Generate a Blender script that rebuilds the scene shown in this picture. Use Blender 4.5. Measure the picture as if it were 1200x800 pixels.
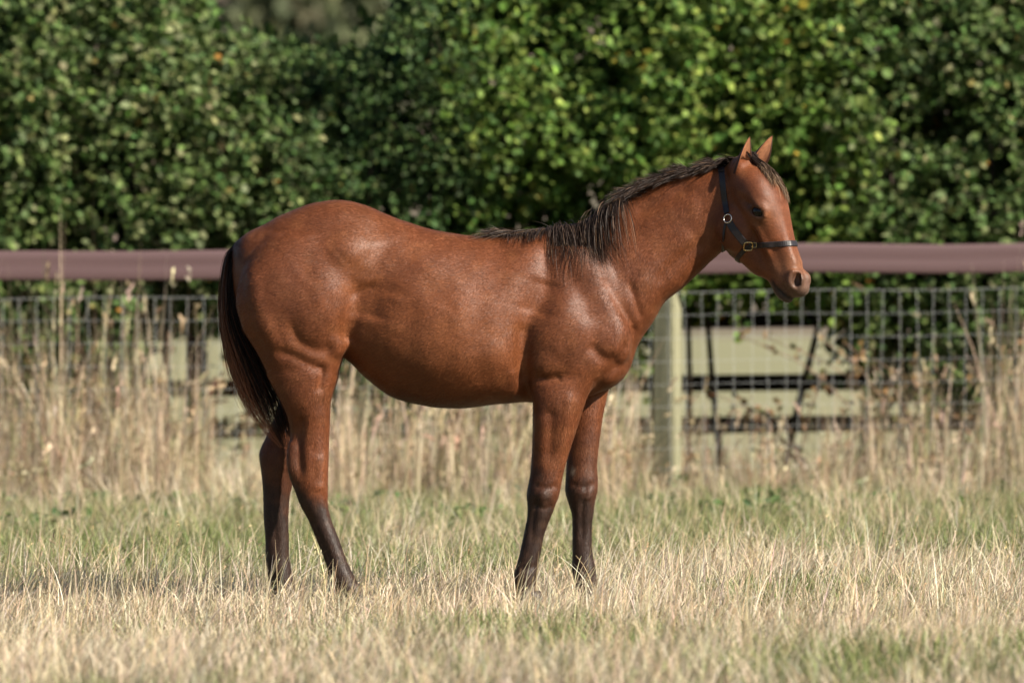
import bpy, bmesh, math, random, time
import numpy as np
from mathutils import Vector, Matrix
from mathutils.bvhtree import BVHTree

T0 = time.time()
for o in list(bpy.data.objects):
    bpy.data.objects.remove(o)
scene = bpy.context.scene
C = scene.collection
rng = np.random.default_rng(11)
random.seed(5)

# ------------------------------------------------------------------ camera, sky, sun, exposure
CAM_D, CAM_H, FPX, HOR = 25.0, 1.02, 8333.3, 372.0
cam_data = bpy.data.cameras.new("camera")
cam = bpy.data.objects.new("camera", cam_data)
C.objects.link(cam)
cam.location = (0, -CAM_D, CAM_H)
cam.rotation_euler = (math.radians(90) - math.atan((400 - HOR) / FPX), 0, 0)
cam_data.sensor_width = 36.0
cam_data.lens = 250.0
cam_data.clip_start = 0.5
cam_data.clip_end = 5000
cam_data.dof.use_dof = True
cam_data.dof.focus_distance = CAM_D - 0.12
cam_data.dof.aperture_fstop = 3.9
cam_data.dof.aperture_blades = 9
scene.camera = cam

SUN_AZ, SUN_EL = math.radians(59), math.radians(35)     # azimuth measured from the camera axis towards the right
to_sun = Vector((math.sin(SUN_AZ) * math.cos(SUN_EL), -math.cos(SUN_AZ) * math.cos(SUN_EL), math.sin(SUN_EL)))
world = bpy.data.worlds.new("World")
scene.world = world
world.use_nodes = True
wn = world.node_tree
wn.nodes.clear()
wo = wn.nodes.new("ShaderNodeOutputWorld")
wb = wn.nodes.new("ShaderNodeBackground")
ws = wn.nodes.new("ShaderNodeTexSky")
ws.sky_type = 'NISHITA'
ws.sun_disc = False
ws.sun_elevation = SUN_EL
ws.sun_rotation = math.pi - SUN_AZ
ws.air_density = 1.0
ws.dust_density = 1.2
ws.ozone_density = 1.0
wb.inputs['Strength'].default_value = 0.05
wn.links.new(ws.outputs[0], wb.inputs[0])
wn.links.new(wb.outputs[0], wo.inputs[0])
sun_data = bpy.data.lights.new("sun", 'SUN')
sun_data.energy = 5.0
sun_data.angle = math.radians(0.53)
sun_data.color = (1.0, 0.91, 0.78)
sun = bpy.data.objects.new("sun", sun_data)
C.objects.link(sun)
sun.location = (8, -10, 12)
sun.rotation_euler = (-to_sun).to_track_quat('-Z', 'Y').to_euler()

scene.view_settings.view_transform = 'Standard'
scene.view_settings.look = 'None'
scene.view_settings.gamma = 1.0
scene.view_settings.exposure = 1.0
scene.view_settings.use_curve_mapping = False
scene.render.engine = 'CYCLES'
scene.cycles.use_denoising = True
scene.cycles.max_bounces = 6
scene.cycles.diffuse_bounces = 3
scene.cycles.transmission_bounces = 4
scene.cycles.transparent_max_bounces = 4

# ------------------------------------------------------------------ helpers
def pt(px, py, y=0.0):
    """a point of the place at depth y, read off the photograph's layout"""
    d = (CAM_D + y) / FPX
    return Vector(((px - 600) * d, y, CAM_H + (HOR - py) * d))

def smooth(a, b, x):
    t = np.clip((x - a) / (b - a), 0, 1)
    return t * t * (3 - 2 * t)

def tag(o, label=None, cat=None, group=None, kind=None):
    if label: o["label"] = label
    if cat: o["category"] = cat
    if group: o["group"] = group
    if kind: o["kind"] = kind
    return o

def empty(name, loc=(0, 0, 0)):
    o = bpy.data.objects.new(name, None)
    C.objects.link(o)
    o.location = loc
    return o

def link(name, me, mat=None, parent=None, shade=True):
    o = bpy.data.objects.new(name, me)
    C.objects.link(o)
    if mat is not None and len(me.materials) == 0:
        me.materials.append(mat)
    if parent is not None:
        o.parent = parent
        o.location = -parent.location if parent.parent is None else Vector((0, 0, 0))
    if shade:
        me.polygons.foreach_set("use_smooth", np.ones(len(me.polygons), bool))
    return o

def mesh_np(name, V, loops, sizes, col=None):
    """fast mesh from numpy: V (n,3), flat loop indices, polygon sizes"""
    me = bpy.data.meshes.new(name)
    V = np.asarray(V, np.float32)
    loops = np.asarray(loops, np.int32).ravel()
    sizes = np.asarray(sizes, np.int32).ravel()
    me.vertices.add(len(V)); me.vertices.foreach_set("co", V.ravel())
    me.loops.add(len(loops)); me.loops.foreach_set("vertex_index", loops)
    me.polygons.add(len(sizes))
    starts = np.concatenate([[0], np.cumsum(sizes)[:-1]]).astype(np.int32)
    me.polygons.foreach_set("loop_start", starts)
    me.update(calc_edges=True)
    if col is not None:
        a = me.color_attributes.new("tint", 'FLOAT_COLOR', 'POINT')
        c = np.ones((len(V), 4), np.float32); c[:, :col.shape[1]] = col
        a.data.foreach_set("color", c.ravel())
    return me

def mesh_py(name, V, F):
    me = bpy.data.meshes.new(name)
    me.from_pydata([tuple(v) for v in V], [], F)
    me.update()
    return me

def mat_new(name):
    m = bpy.data.materials.new(name)
    m.use_nodes = True
    n = m.node_tree.nodes
    return m, n, m.node_tree.links, n["Principled BSDF"], n["Material Output"]

def node(n, t, **kw):
    x = n.new(t)
    for k, v in kw.items():
        if k.startswith("in_"):
            x.inputs[k[3:].replace("_", " ")].default_value = v
        else:
            setattr(x, k, v)
    return x

def vnoise(x, y, seed=0):
    """cheap smooth 2-D value noise in 0..1"""
    xi, yi = np.floor(x).astype(np.int64), np.floor(y).astype(np.int64)
    fx, fy = x - xi, y - yi
    fx, fy = fx * fx * (3 - 2 * fx), fy * fy * (3 - 2 * fy)
    def h(a, b):
        v = np.sin(a * 127.1 + b * 311.7 + seed * 74.7) * 43758.5453
        return v - np.floor(v)
    return (h(xi, yi) * (1 - fx) + h(xi + 1, yi) * fx) * (1 - fy) + (h(xi, yi + 1) * (1 - fx) + h(xi + 1, yi + 1) * fx) * fy

def ground_z(x, y):
    x = np.asarray(x, float); y = np.asarray(y, float)
    near = np.exp(-(x / 14.0) ** 2)
    return 0.0104 * np.clip(x, -7, 7) + near * 0.05 * (vnoise(x * 0.55 + 3, y * 0.4, 1) - 0.5) * smooth(0.8, 2.5, np.abs(y)) \
        + near * 0.016 * (vnoise(x * 2.3, y * 2.3, 2) - 0.5)
# ------------------------------------------------------------------ implicit modelling of the horse's body
def densify(st, n):
    """Catmull-Rom through station rows"""
    st = np.asarray(st, float)
    m = len(st)
    e = np.vstack([2 * st[0] - st[1], st, 2 * st[-1] - st[-2]])
    out = []
    for t in np.linspace(0, m - 1, n):
        i = min(int(t), m - 2); f = t - i
        p0, p1, p2, p3 = e[i], e[i + 1], e[i + 2], e[i + 3]
        out.append(0.5 * (2 * p1 + (p2 - p0) * f + (2 * p0 - 5 * p1 + 4 * p2 - p3) * f * f + (3 * p1 - p0 - 3 * p2 + p3) * f ** 3))
    return np.array(out)

def rungs(rows, n=None):
    """rows: (ax, az, bx, bz, y0, half_width, egg) -> dense centre, half height, half width, offset, egg"""
    d = densify(rows, n or 6 * len(rows))
    A, B = d[:, 0:2], d[:, 2:4]
    c = (A + B) / 2
    tang = np.gradient(c, axis=0)
    tang /= np.linalg.norm(tang, axis=1)[:, None] + 1e-9
    r = A - B
    perp = np.abs(r[:, 0] * tang[:, 1] - r[:, 1] * tang[:, 0]) / 2
    side = np.sign(r[:, 0] * tang[:, 1] - r[:, 1] * tang[:, 0])
    return c, np.maximum(perp, 0.004), d[:, 5], d[:, 4], d[:, 6], np.median(side)

def loft_eval(P1, P2, V, data, n=2.0):
    c, a, b, y0, egg, side = data
    best = np.full(P1.shape, 1e9, np.float32)
    A = np.zeros(P1.shape, np.float32); B = A + 1; Y = A * 0; E = A * 0; U = A * 0
    for i in range(len(c) - 1):
        dx, dz = c[i + 1] - c[i]
        L2 = dx * dx + dz * dz + 1e-12
        t = np.clip(((P1 - c[i, 0]) * dx + (P2 - c[i, 1]) * dz) / L2, 0, 1)
        qx = P1 - c[i, 0] - t * dx; qz = P2 - c[i, 1] - t * dz
        D = np.sqrt(qx * qx + qz * qz)
        m = D < best
        best = np.where(m, D, best)
        s = np.sign(qx * dz - qz * dx) * side
        U = np.where(m, D * s, U)
        A = np.where(m, a[i] + t * (a[i + 1] - a[i]), A)
        B = np.where(m, b[i] + t * (b[i + 1] - b[i]), B)
        Y = np.where(m, y0[i] + t * (y0[i + 1] - y0[i]), Y)
        E = np.where(m, egg[i] + t * (egg[i + 1] - egg[i]), E)
    uu = U / A
    bb = B * (1 - E * np.clip(uu, -1.1, 1.1))
    vv = (V - Y) / bb
    au, av = np.abs(uu), np.abs(vv)
    f = (au ** n + av ** n) ** (1 / n) + 1e-6
    g = np.sqrt((au ** (n - 1) / A) ** 2 + (av ** (n - 1) / bb) ** 2) / f ** (n - 1)
    return ((f - 1) / np.maximum(g, 0.35 / np.maximum(A, bb))).astype(np.float32)

def loft_axis(P1, P2, V, d, axis, n=2.0):
    """stations crossed at right angles to a world axis: outlines follow the traced edges exactly"""
    q = P1 if axis == 0 else P2
    o = P2 if axis == 0 else P1
    A_, B_ = d[:, 0:2], d[:, 2:4]
    key = (A_[:, axis] + B_[:, axis]) / 2
    hi = np.maximum(A_[:, 1 - axis], B_[:, 1 - axis]); lo = np.minimum(A_[:, 1 - axis], B_[:, 1 - axis])
    idx = np.argsort(key); key = key[idx]
    def ip(v): return np.interp(q, key, v[idx]).astype(np.float32)
    c, a = ip((hi + lo) / 2), np.maximum(ip((hi - lo) / 2), .004)
    b, y0, e = ip(d[:, 5]), ip(d[:, 4]), ip(d[:, 6])
    over = np.maximum(key[0] - q, 0) + np.maximum(q - key[-1], 0)
    dc = np.gradient((hi + lo)[idx] / 2, key); da = np.gradient((hi - lo)[idx] / 2, key)
    sl = np.interp(q, key, np.abs(dc) + .5 * np.abs(da))
    uu = (o - c) / a
    bb = b * (1 - e * np.clip(uu, -1.1, 1.1))
    vv = (V - y0) / bb
    au, av = np.abs(uu), np.abs(vv)
    f = (au ** n + av ** n) ** (1 / n) + 1e-6
    g = np.sqrt((au ** (n - 1) / a) ** 2 * (1 + sl * sl) + (av ** (n - 1) / bb) ** 2) / f ** (n - 1)
    r = (f - 1) / np.maximum(g, .35 / np.maximum(a, bb))
    return np.where(over > 0, np.sqrt(np.maximum(r, 0) ** 2 + over ** 2), r).astype(np.float32)

def smin(a, b, k):
    h = np.clip(0.5 + 0.5 * (b - a) / k, 0, 1)
    return b + (a - b) * h - k * h * (1 - h)

def smax(a, b, k):
    return -smin(-a, -b, k)

S = 0.003
def wx(px): return (px - 600) * S
def wz(py): return CAM_H + (HOR - py) * S

RES = 0.0057
X0, X1, Yh, Z0, Z1 = wx(248), wx(962), 0.275, -0.03, wz(165)
gx = np.arange(X0, X1, RES, dtype=np.float32)
gy = np.arange(-Yh, Yh + RES, RES * 1.12, dtype=np.float32)
gz = np.arange(Z0, Z1, RES, dtype=np.float32)
F = np.full((len(gx), len(gy), len(gz)), 0.3, np.float32)

def box_idx(lo, hi, g):
    return slice(max(0, np.searchsorted(g, lo)), min(len(g), np.searchsorted(g, hi)))

def add_loft(rows, k=0.02, n=2.0, mirror=True, mode='add', pad=0.06, axis=None):
    """rows in photo pixels: (ax, ay, bx, by, y0, half_width, egg)"""
    r = np.array(rows, float)
    w = r.copy()
    w[:, 0] = wx(r[:, 0]); w[:, 2] = wx(r[:, 2]); w[:, 1] = wz(r[:, 1]); w[:, 3] = wz(r[:, 3])
    for sgn in ((-1, 1) if mirror else (1,)):
        q = w.copy(); q[:, 4] *= sgn
        data = rungs(q)
        c, a, b, y0 = data[:4]
        R = np.maximum(a, 0) + pad
        ix = box_idx((c[:, 0] - R).min(), (c[:, 0] + R).max(), gx)
        iz = box_idx((c[:, 1] - R).min(), (c[:, 1] + R).max(), gz)
        iy = box_idx((y0 - b * 1.4).min() - pad, (y0 + b * 1.4).max() + pad, gy)
        P1, P2 = gx[ix][:, None, None] + 0 * gz[iz][None, None, :], gz[iz][None, None, :] + 0 * gx[ix][:, None, None]
        if axis is None:
            d = loft_eval(P1, P2, gy[iy][None, :, None], data, n)
        else:
            d = loft_axis(P1, P2, gy[iy][None, :, None], densify(q, 6 * len(q)), axis, n)
        sub = F[ix, iy, iz]
        F[ix, iy, iz] = smin(sub, d, k) if mode == 'add' else smax(sub, -d, k)

def add_ell(px, py, y, rx, ry, rz, rot=0.0, k=0.03, mode='add', mirror=True):
    """ellipsoid at photo pixel, depth y, radii in metres, rotated in the side plane (degrees, anticlockwise)"""
    ca, sa = math.cos(math.radians(rot)), math.sin(math.radians(rot))
    R = max(rx, ry, rz) + 0.06
    for sgn in ((-1, 1) if mirror else (1,)):
        cx, cy, cz = wx(px), y * sgn, wz(py)
        ix, iy, iz = box_idx(cx - R, cx + R, gx), box_idx(cy - R, cy + R, gy), box_idx(cz - R, cz + R, gz)
        if ix.stop <= ix.start or iy.stop <= iy.start or iz.stop <= iz.start:
            continue
        x, yy, z = gx[ix][:, None, None] - cx, gy[iy][None, :, None] - cy, gz[iz][None, None, :] - cz
        u, w = (x * ca + z * sa) / rx, (-x * sa + z * ca) / rz
        v = yy / ry
        f = np.sqrt(u * u + v * v + w * w) + 1e-6
        g = np.sqrt((u / rx) ** 2 + (v / ry) ** 2 + (w / rz) ** 2) / f
        d = (f - 1) / np.maximum(g, 0.35 / R)
        F[ix, iy, iz] = smin(F[ix, iy, iz], d, k) if mode == 'add' else smax(F[ix, iy, iz], -d, k)

# barrel, croup and breast
add_loft([
    (272, 300, 272, 330, 0, .02, 0), (277, 287, 277, 352, 0, .065, 0), (290, 273, 290, 395, 0, .122, 0), (312, 262, 312, 420, 0, .160, .05),
    (340, 248, 340, 425, 0, .188, .08), (370, 238, 370, 425, 0, .198, .12), (400, 235, 400, 418, 0, .188, .10),
    (430, 242, 430, 444, 0, .184, .08), (460, 254, 460, 465, 0, .198, .10), (500, 267, 500, 475, 0, .216, .12),
    (540, 275, 540, 478, 0, .220, .16), (580, 277, 580, 473, 0, .204, .20), (600, 276, 600, 471, 0, .190, .10), (616, 275, 616, 470, 0, .168, -.10), (632, 273, 632, 470, 0, .156, -.12),
    (655, 268, 655, 468, 0, .138, .14), (685, 268, 685, 466, 0, .138, .16), (710, 290, 710, 456, 0, .132, .06),
    (727, 325, 728, 444, 0, .118, 0), (737, 372, 737, 432, 0, .075, 0), (740, 398, 740, 420, 0, .03, 0)], k=0.01, n=2.25, mirror=False, axis=0)
# neck
add_loft([
    (632, 275, 724, 432, 0, .125, .34), (655, 266, 737, 412, 0, .120, .38), (682, 255, 750, 391, 0, .110, .42),
    (712, 240, 767, 363, -.002, .098, .46), (742, 224, 786, 346, -.008, .086, .40), (772, 210, 806, 328, -.016, .078, .28),
    (802, 199, 825, 309, -.026, .072, .12), (830, 190, 838, 294, -.036, .066, -.05), (852, 184, 850, 276, -.045, .062, -.12),
    (866, 186, 862, 258, -.05, .056, -.1)], k=0.035, n=2.15, mirror=False)
# scapula and upper arm
add_loft([
    (640, 290, 700, 290, .075, .052, 0), (628, 330, 722, 330, .088, .064, 0), (618, 370, 733, 370, .098, .070, 0),
    (612, 402, 731, 402, .106, .066, 0), (613, 428, 716, 428, .108, .062, 0), (622, 448, 697, 448, .106, .050, 0), (632, 468, 682, 468, .103, .030, 0)], k=0.022, n=2.2, axis=1)
# thigh and haunch
add_loft([
    (318, 276, 400, 276, .090, .070, 0), (300, 295, 414, 295, .098, .085, 0), (285, 322, 419, 322, .106, .096, 0), (279, 352, 420, 352, .112, .098, 0),
    (285, 380, 415, 380, .116, .092, 0), (298, 404, 406, 404, .118, .080, 0), (311, 428, 399, 428, .118, .066, 0),
    (323, 452, 392, 452, .114, .054, 0), (340, 478, 382, 478, .108, .030, 0)], k=0.016, n=2.2, axis=1)

def leg(rows, near, k=0.02):
    s = -1 if near else 1
    def hw(r): return r[4] + .62 * smooth(430, 480, r[0]) * max(0, (r[2] - r[1]) * S * .5 * .92 - r[4])
    add_loft([(r[1], r[0], r[2], r[0], s * r[3], hw(r), 0) for r in rows], k=k, n=2.0, mirror=False, pad=0.035, axis=1)

# near hind leg: y, left, right, offset, half width
leg([(440, 317, 396, .114, .058), (462, 327, 390, .108, .050), (485, 337, 387.5, .101, .042), (503, 341, 387, .095, .036),
     (516, 340.5, 386.5, .092, .034), (528, 337.5, 386, .090, .035), (545, 337.5, 385.5, .089, .036), (560, 341, 385, .089, .034), (573, 346, 385, .090, .030),
     (590, 352.5, 385, .091, .026), (608, 362, 389, .092, .023), (628, 370.5, 397, .093, .022), (646, 378, 403.5, .094, .023),
     (660, 383, 409, .095, .026), (672, 386, 415, .096, .029), (684, 391, 421, .097, .027), (696, 398, 427, .098, .027)], True)
# far hind leg
leg([(440, 318, 396, .114, .058), (462, 326, 388, .104, .050), (485, 322, 380, .095, .042), (503, 315, 367, .088, .036),
     (517, 308.5, 356, .083, .034), (531, 303, 350.5, .080, .036), (548, 304.5, 348, .080, .035), (566, 306.5, 342.5, .080, .031),
     (584, 307.5, 338.5, .080, .026), (607, 308, 337.2, .080, .023), (632, 310, 337.5, .081, .022), (652, 310.5, 338, .082, .024),
     (666, 311.5, 340, .083, .028), (682, 314, 343, .084, .028), (696, 318, 347, .085, .028)], False)
# near fore leg
leg([(446, 621, 694, .106, .050), (470, 625, 686, .102, .047), (490, 624.5, 679.5, .1, .044), (510, 624, 673, .098, .040),
     (533, 623, 665.5, .096, .036), (553, 621.5, 660, .095, .035), (567, 619, 657.5, .094, .036), (579, 617, 655, .094, .037),
     (591, 618, 650.5, .094, .034), (602, 618, 646.5, .094, .029), (614, 616, 641.5, .095, .024), (628, 613, 637, .095, .022),
     (644, 609.5, 634, .096, .022), (658, 606, 631, .096, .025), (669, 602.5, 629.5, .097, .029), (680, 601.5, 628.5, .097, .028),
     (692, 604, 628.5, .098, .026), (700, 607, 630, .098, .027)], True)
# far fore leg
leg([(446, 650, 715, .106, .050), (462, 668, 712, .103, .047), (482, 668, 708, .1, .044), (504, 667, 704.5, .098, .040),
     (528, 665, 701.5, .096, .036), (548, 664, 700, .095, .035), (563, 663, 701, .094, .036), (576, 662.5, 700.5, .094, .037),
     (589, 666, 697.5, .094, .034), (602, 670, 696, .094, .028), (618, 671, 694, .095, .023), (636, 671, 694, .095, .022),
     (652, 671, 695, .096, .025), (664, 670.5, 698, .097, .029), (678, 672, 699.5, .097, .028), (690, 675, 701, .098, .026),
     (699, 678, 704, .098, .027)], False)
# bony and muscular swellings
add_ell(370, 358, .145, .150, .072, .120, 62, k=.035)       # quadriceps / stifle
add_ell(396, 404, .150, .032, .028, .036, 0, k=.03)
add_ell(658, 388, .132, .105, .060, .135, -22, k=.035)      # triceps
add_ell(640, 424, .136, .048, .034, .050, -15, k=.03)      # elbow
add_ell(716, 398, .112, .062, .048, .085, 20, k=.035)       # point of shoulder
add_ell(712, 438, .060, .060, .062, .040, 30, k=.030)       # pectoral
add_ell(410, 296, .118, .070, .050, .050, 0, k=.07)         # point of hip
add_ell(352, 450, .120, .046, .034, .078, 16, k=.024)       # gaskin
add_ell(372, 442, .124, .038, .034, .075, 8, k=.022)
add_ell(645, 492, .110, .048, .038, .085, 6, k=.02)         # forearm
add_loft([(276, 286, 286, 289, 0, .020, 0), (267, 304, 277, 306, 0, .018, 0), (264, 325, 272, 325, 0, .013, 0)], k=.015, mirror=False, pad=.03)

# ---- head, modelled in its own frame and turned towards the viewer
PSI, ALPHA = math.radians(27), math.radians(26.2)
fwd = np.array([math.cos(PSI), -math.sin(PSI), 0.0])
hD = fwd * math.sin(ALPHA) + np.array([0, 0, -1]) * math.cos(ALPHA)
hN = fwd * math.cos(ALPHA) + np.array([0, 0, 1]) * math.sin(ALPHA)
hR = np.array([-math.sin(PSI), -math.cos(PSI), 0.0])
pivot = np.array([wx(868), -0.072, wz(186)])
def head_pt(s, t, v): return Vector(pivot + s * hD + t * hN + v * hR)
def head_loc(p):
    q = np.asarray(p) - pivot
    return q @ hD, q @ hN, q @ hR

hx = box_idx(wx(820), wx(962), gx); hy = box_idx(-.275, .2, gy); hz = box_idx(wz(372), wz(165), gz)
hX = gx[hx][:, None, None] - pivot[0]; hY = gy[hy][None, :, None] - pivot[1]; hZ = gz[hz][None, None, :] - pivot[2]
hs = (hX * hD[0] + hY * hD[1] + hZ * hD[2]).astype(np.float32)
ht = (hX * hN[0] + hY * hN[1] + hZ * hN[2]).astype(np.float32)
hv = (hX * hR[0] + hY * hR[1] + hZ * hR[2]).astype(np.float32)
H = np.full(hs.shape, 0.3, np.float32)

def h_loft(rows, k, n=2.0):
    global H
    r = [(s, tf, s2, tb, 0, b, e) for (s, tf, s2, tb, b, e) in rows]
    H = smin(H, loft_eval(hs, ht, hv, rungs(r), n), k)
def h_ell(s, t, v, rs, rt, rv, rot=0, k=.015, mode='add', yaw=0, mirror=True):
    global H
    ca, sa = math.cos(math.radians(rot)), math.sin(math.radians(rot))
    for sg in ((1, -1) if (mirror and v != 0) else (1,)):
        ds, dt, dv = hs - s, ht - t, hv - v * sg
        u = (ds * ca + dt * sa) / rs; w = (-ds * sa + dt * ca) / rt; q = dv / rv
        f = np.sqrt(u * u + w * w + q * q) + 1e-6
        g = np.sqrt((u / rs) ** 2 + (w / rt) ** 2 + (q / rv) ** 2) / f
        d = (f - 1) / np.maximum(g, .35 / max(rs, rt, rv))
        H = smin(H, d, k) if mode == 'add' else smax(H, -d, k)
def h_tube(pts, r, k, mode='sub', mirror=True):
    global H
    for sg in ((1, -1) if mirror else (1,)):
        d = np.full(hs.shape, 1e3, np.float32)
        for (p, q) in zip(pts[:-1], pts[1:]):
            p = np.array(p); q = np.array(q)
            p = p * np.array([1, 1, sg]); q = q * np.array([1, 1, sg])
            e = q - p
            t = np.clip(((hs - p[0]) * e[0] + (ht - p[1]) * e[1] + (hv - p[2]) * e[2]) / (e @ e), 0, 1)
            d = np.minimum(d, np.sqrt((hs - p[0] - t * e[0]) ** 2 + (ht - p[1] - t * e[1]) ** 2 + (hv - p[2] - t * e[2]) ** 2))
        d = d - r
        H = smax(H, -d, k) if mode == 'sub' else smin(H, d, k)

# cranium and face: (s, t_dorsal, s, t_lower, half width, egg)
h_loft([(.045, .042, .045, -.07, .060, 0), (.07, .060, .07, -.085, .076, 0), (.12, .080, .12, -.085, .090, -.08), (.17, .085, .17, -.08, .096, -.08),
        (.22, .078, .22, -.078, .090, -.03), (.27, .066, .27, -.073, .076, .04), (.32, .054, .32, -.068, .063, .10), (.38, .042, .38, -.062, .053, .12),
        (.44, .038, .44, -.060, .050, .06), (.475, .034, .475, -.050, .049, -.02), (.490, .028, .490, -.045, .044, -.05)], .01, 2.25)
# mandible
h_loft([(.08, -.02, .10, -.11, .058, -.05), (.15, -.02, .16, -.160, .062, -.06), (.21, -.02, .22, -.188, .062, -.05), (.27, -.02, .27, -.188, .058, 0),
        (.32, -.02, .32, -.160, .050, 0), (.37, -.02, .37, -.138, .042, 0), (.40, -.02, .40, -.113, .038, 0), (.43, -.02, .43, -.093, .035, 0), (.455, -.02, .455, -.086, .033, 0)], .022, 2.3)
h_ell(.470, -.055, 0, .045, .030, .034, 15, k=.02)
h_ell(.503, -.064, 0, .036, .019, .031, 25, k=.018)          # chin and lower lip
h_ell(.222, -.112, .052, .082, .068, .034, 0, k=.016)         # cheek
h_ell(.480, .008, .028, .034, .036, .028, 10, k=.012)        # nostril wing
h_tube([(.454, .020, .046), (.464, -.002, .049), (.490, -.012, .046)], .006, .014, 'add')
h_ell(.508, -.004, .0, .030, .038, .037, -25, k=.015)           # upper lip
h_ell(.196, .020, .080, .040, .016, .018, 30, k=.016)         # brow
h_ell(.218, .012, .070, .036, .028, .026, 0, k=.015)          # orbit
h_tube([(.255, -.022, .070), (.30, -.026, .060), (.35, -.028, .050)], .0095, .014, 'add')    # facial crest
h_tube([(.23, .053, .02), (.33, .034, .022), (.42, .026, .02)], .012, .02, 'add')
h_ell(.165, -.018, .100, .034, .014, .012, 30, k=.022, mode='sub')    # hollow behind the eye
h_ell(.395, -.008, .064, .060, .024, .017, -12, k=.02, mode='sub')
h_ell(.330, -.062, .066, .070, .014, .014, -14, k=.02, mode='sub')  # hollow behind the nostril
h_ell(.045, -.010, .052, .032, .03, .022, 0, k=.02)               # ear base
h_tube([(.435, -.066, .042), (.460, -.067, .042), (.488, -.058, .038), (.514, -.048, .033), (.535, -.038, .022), (.556, -.026, .0)], .0046, .004, 'sub')   # mouth
h_ell(.484, .021, .052, .030, .0155, .032, -30, k=.006, mode='sub')  # nostril
h_ell(.215, .008, .096, .0310, .0155, .019, 38, k=.004, mode='sub')    # eye opening
def lid(o, v):
    e, m = np.array([.788, .616]), np.array([-.616, .788])
    return [(.215 + e[0] * a + m[0] * b * o, .008 + e[1] * a + m[1] * b * o, v - abs(a) * .12) for a, b in ((-.033, -.001), (-.018, .0125), (0, .0175), (.018, .0130), (.033, .000))]
h_tube(lid(1, .0905), .0050, .006, 'add')
h_tube(lid(-.8, .0860), .0036, .006, 'add')
F[hx, hy, hz] = smin(F[hx, hy, hz], H, 0.022)

def surface_nets(F, gx, gy, gz):
    s = F < 0
    nx, ny, nz = F.shape
    cs = np.zeros((nx - 1, ny - 1, nz - 1), np.int8)
    for i in (0, 1):
        for j in (0, 1):
            for k in (0, 1):
                cs += s[i:nx - 1 + i, j:ny - 1 + j, k:nz - 1 + k]
    act = (cs > 0) & (cs < 8)
    I, J, K = np.nonzero(act)
    idx = -np.ones(act.shape, np.int32); idx[I, J, K] = np.arange(len(I))
    acc = np.zeros((len(I), 3)); cnt = np.zeros(len(I))
    corners = [(i, j, k) for i in (0, 1) for j in (0, 1) for k in (0, 1)]
    for a in corners:
        for b in corners:
            if sum(abs(a[q] - b[q]) for q in range(3)) == 1 and a < b:
                fa = F[I + a[0], J + a[1], K + a[2]]; fb = F[I + b[0], J + b[1], K + b[2]]
                m = (fa < 0) != (fb < 0)
                t = np.where(m, fa / np.where(m, fa - fb, 1), 0)
                for q in range(3):
                    acc[:, q] += np.where(m, a[q] + t * (b[q] - a[q]), 0)
                cnt += m
    p = acc / cnt[:, None] + np.stack([I, J, K], 1)
    d = np.array([gx[1] - gx[0], gy[1] - gy[0], gz[1] - gz[0]]); o = np.array([gx[0], gy[0], gz[0]])
    V = p * d + o
    quads = []
    for ax in range(3):
        A = [slice(1, -1)] * 3
        s0 = s[tuple(slice(1, -1) if q != ax else slice(0, -1) for q in range(3))]
        s1 = s[tuple(slice(1, -1) if q != ax else slice(1, None) for q in range(3))]
        e = np.nonzero(s0 != s1)
        inside = s0[e]
        pos = [e[q] + (1 if q != ax else 0) for q in range(3)]
        b, c = [(1, 2), (2, 0), (0, 1)][ax]
        def cell(ob, oc):
            q = [p_.copy() for p_ in pos]; q[b] -= ob; q[c] -= oc
            return idx[q[0], q[1], q[2]]
        Q = np.stack([cell(1, 1), cell(0, 1), cell(0, 0), cell(1, 0)], 1)
        Q[~inside] = Q[~inside][:, ::-1]
        quads.append(Q)
    Q = np.vstack(quads)
    return V, Q[(Q >= 0).all(1)]

BV, BQ = surface_nets(F, gx, gy, gz)
del F, H, hs, ht, hv

def vert_normals(V, Q):
    n = np.cross(V[Q[:, 2]] - V[Q[:, 0]], V[Q[:, 3]] - V[Q[:, 1]])
    N = np.zeros_like(V)
    for i in range(4):
        for q in range(3):
            N[:, q] += np.bincount(Q[:, i], n[:, q], len(V))
    return N / (np.linalg.norm(N, axis=1)[:, None] + 1e-12)

def laplace(V, Q, lam, w=None):
    acc = np.zeros_like(V); cnt = np.zeros(len(V))
    for a, b in ((0, 1), (1, 2), (2, 3), (3, 0)):
        for (p, q) in ((a, b), (b, a)):
            for c in range(3):
                acc[:, c] += np.bincount(Q[:, p], V[Q[:, q], c], len(V))
            cnt += np.bincount(Q[:, p], minlength=len(V))
    d = acc / np.maximum(cnt, 1)[:, None] - V
    return V + lam * d * (1 if w is None else w[:, None])

for _ in range(2):
    BV = laplace(BV, BQ, .5); BV = laplace(BV, BQ, -.5)
# head vertices keep crisper detail, the trunk is relaxed a little more
trunk = smooth(wx(850), wx(820), BV[:, 0])
upper = trunk * smooth(wz(500), wz(440), BV[:, 2])
for _ in range(3):
    BV = laplace(BV, BQ, .45, trunk)
for _ in range(6):
    BV = laplace(BV, BQ, .5, upper)

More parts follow.
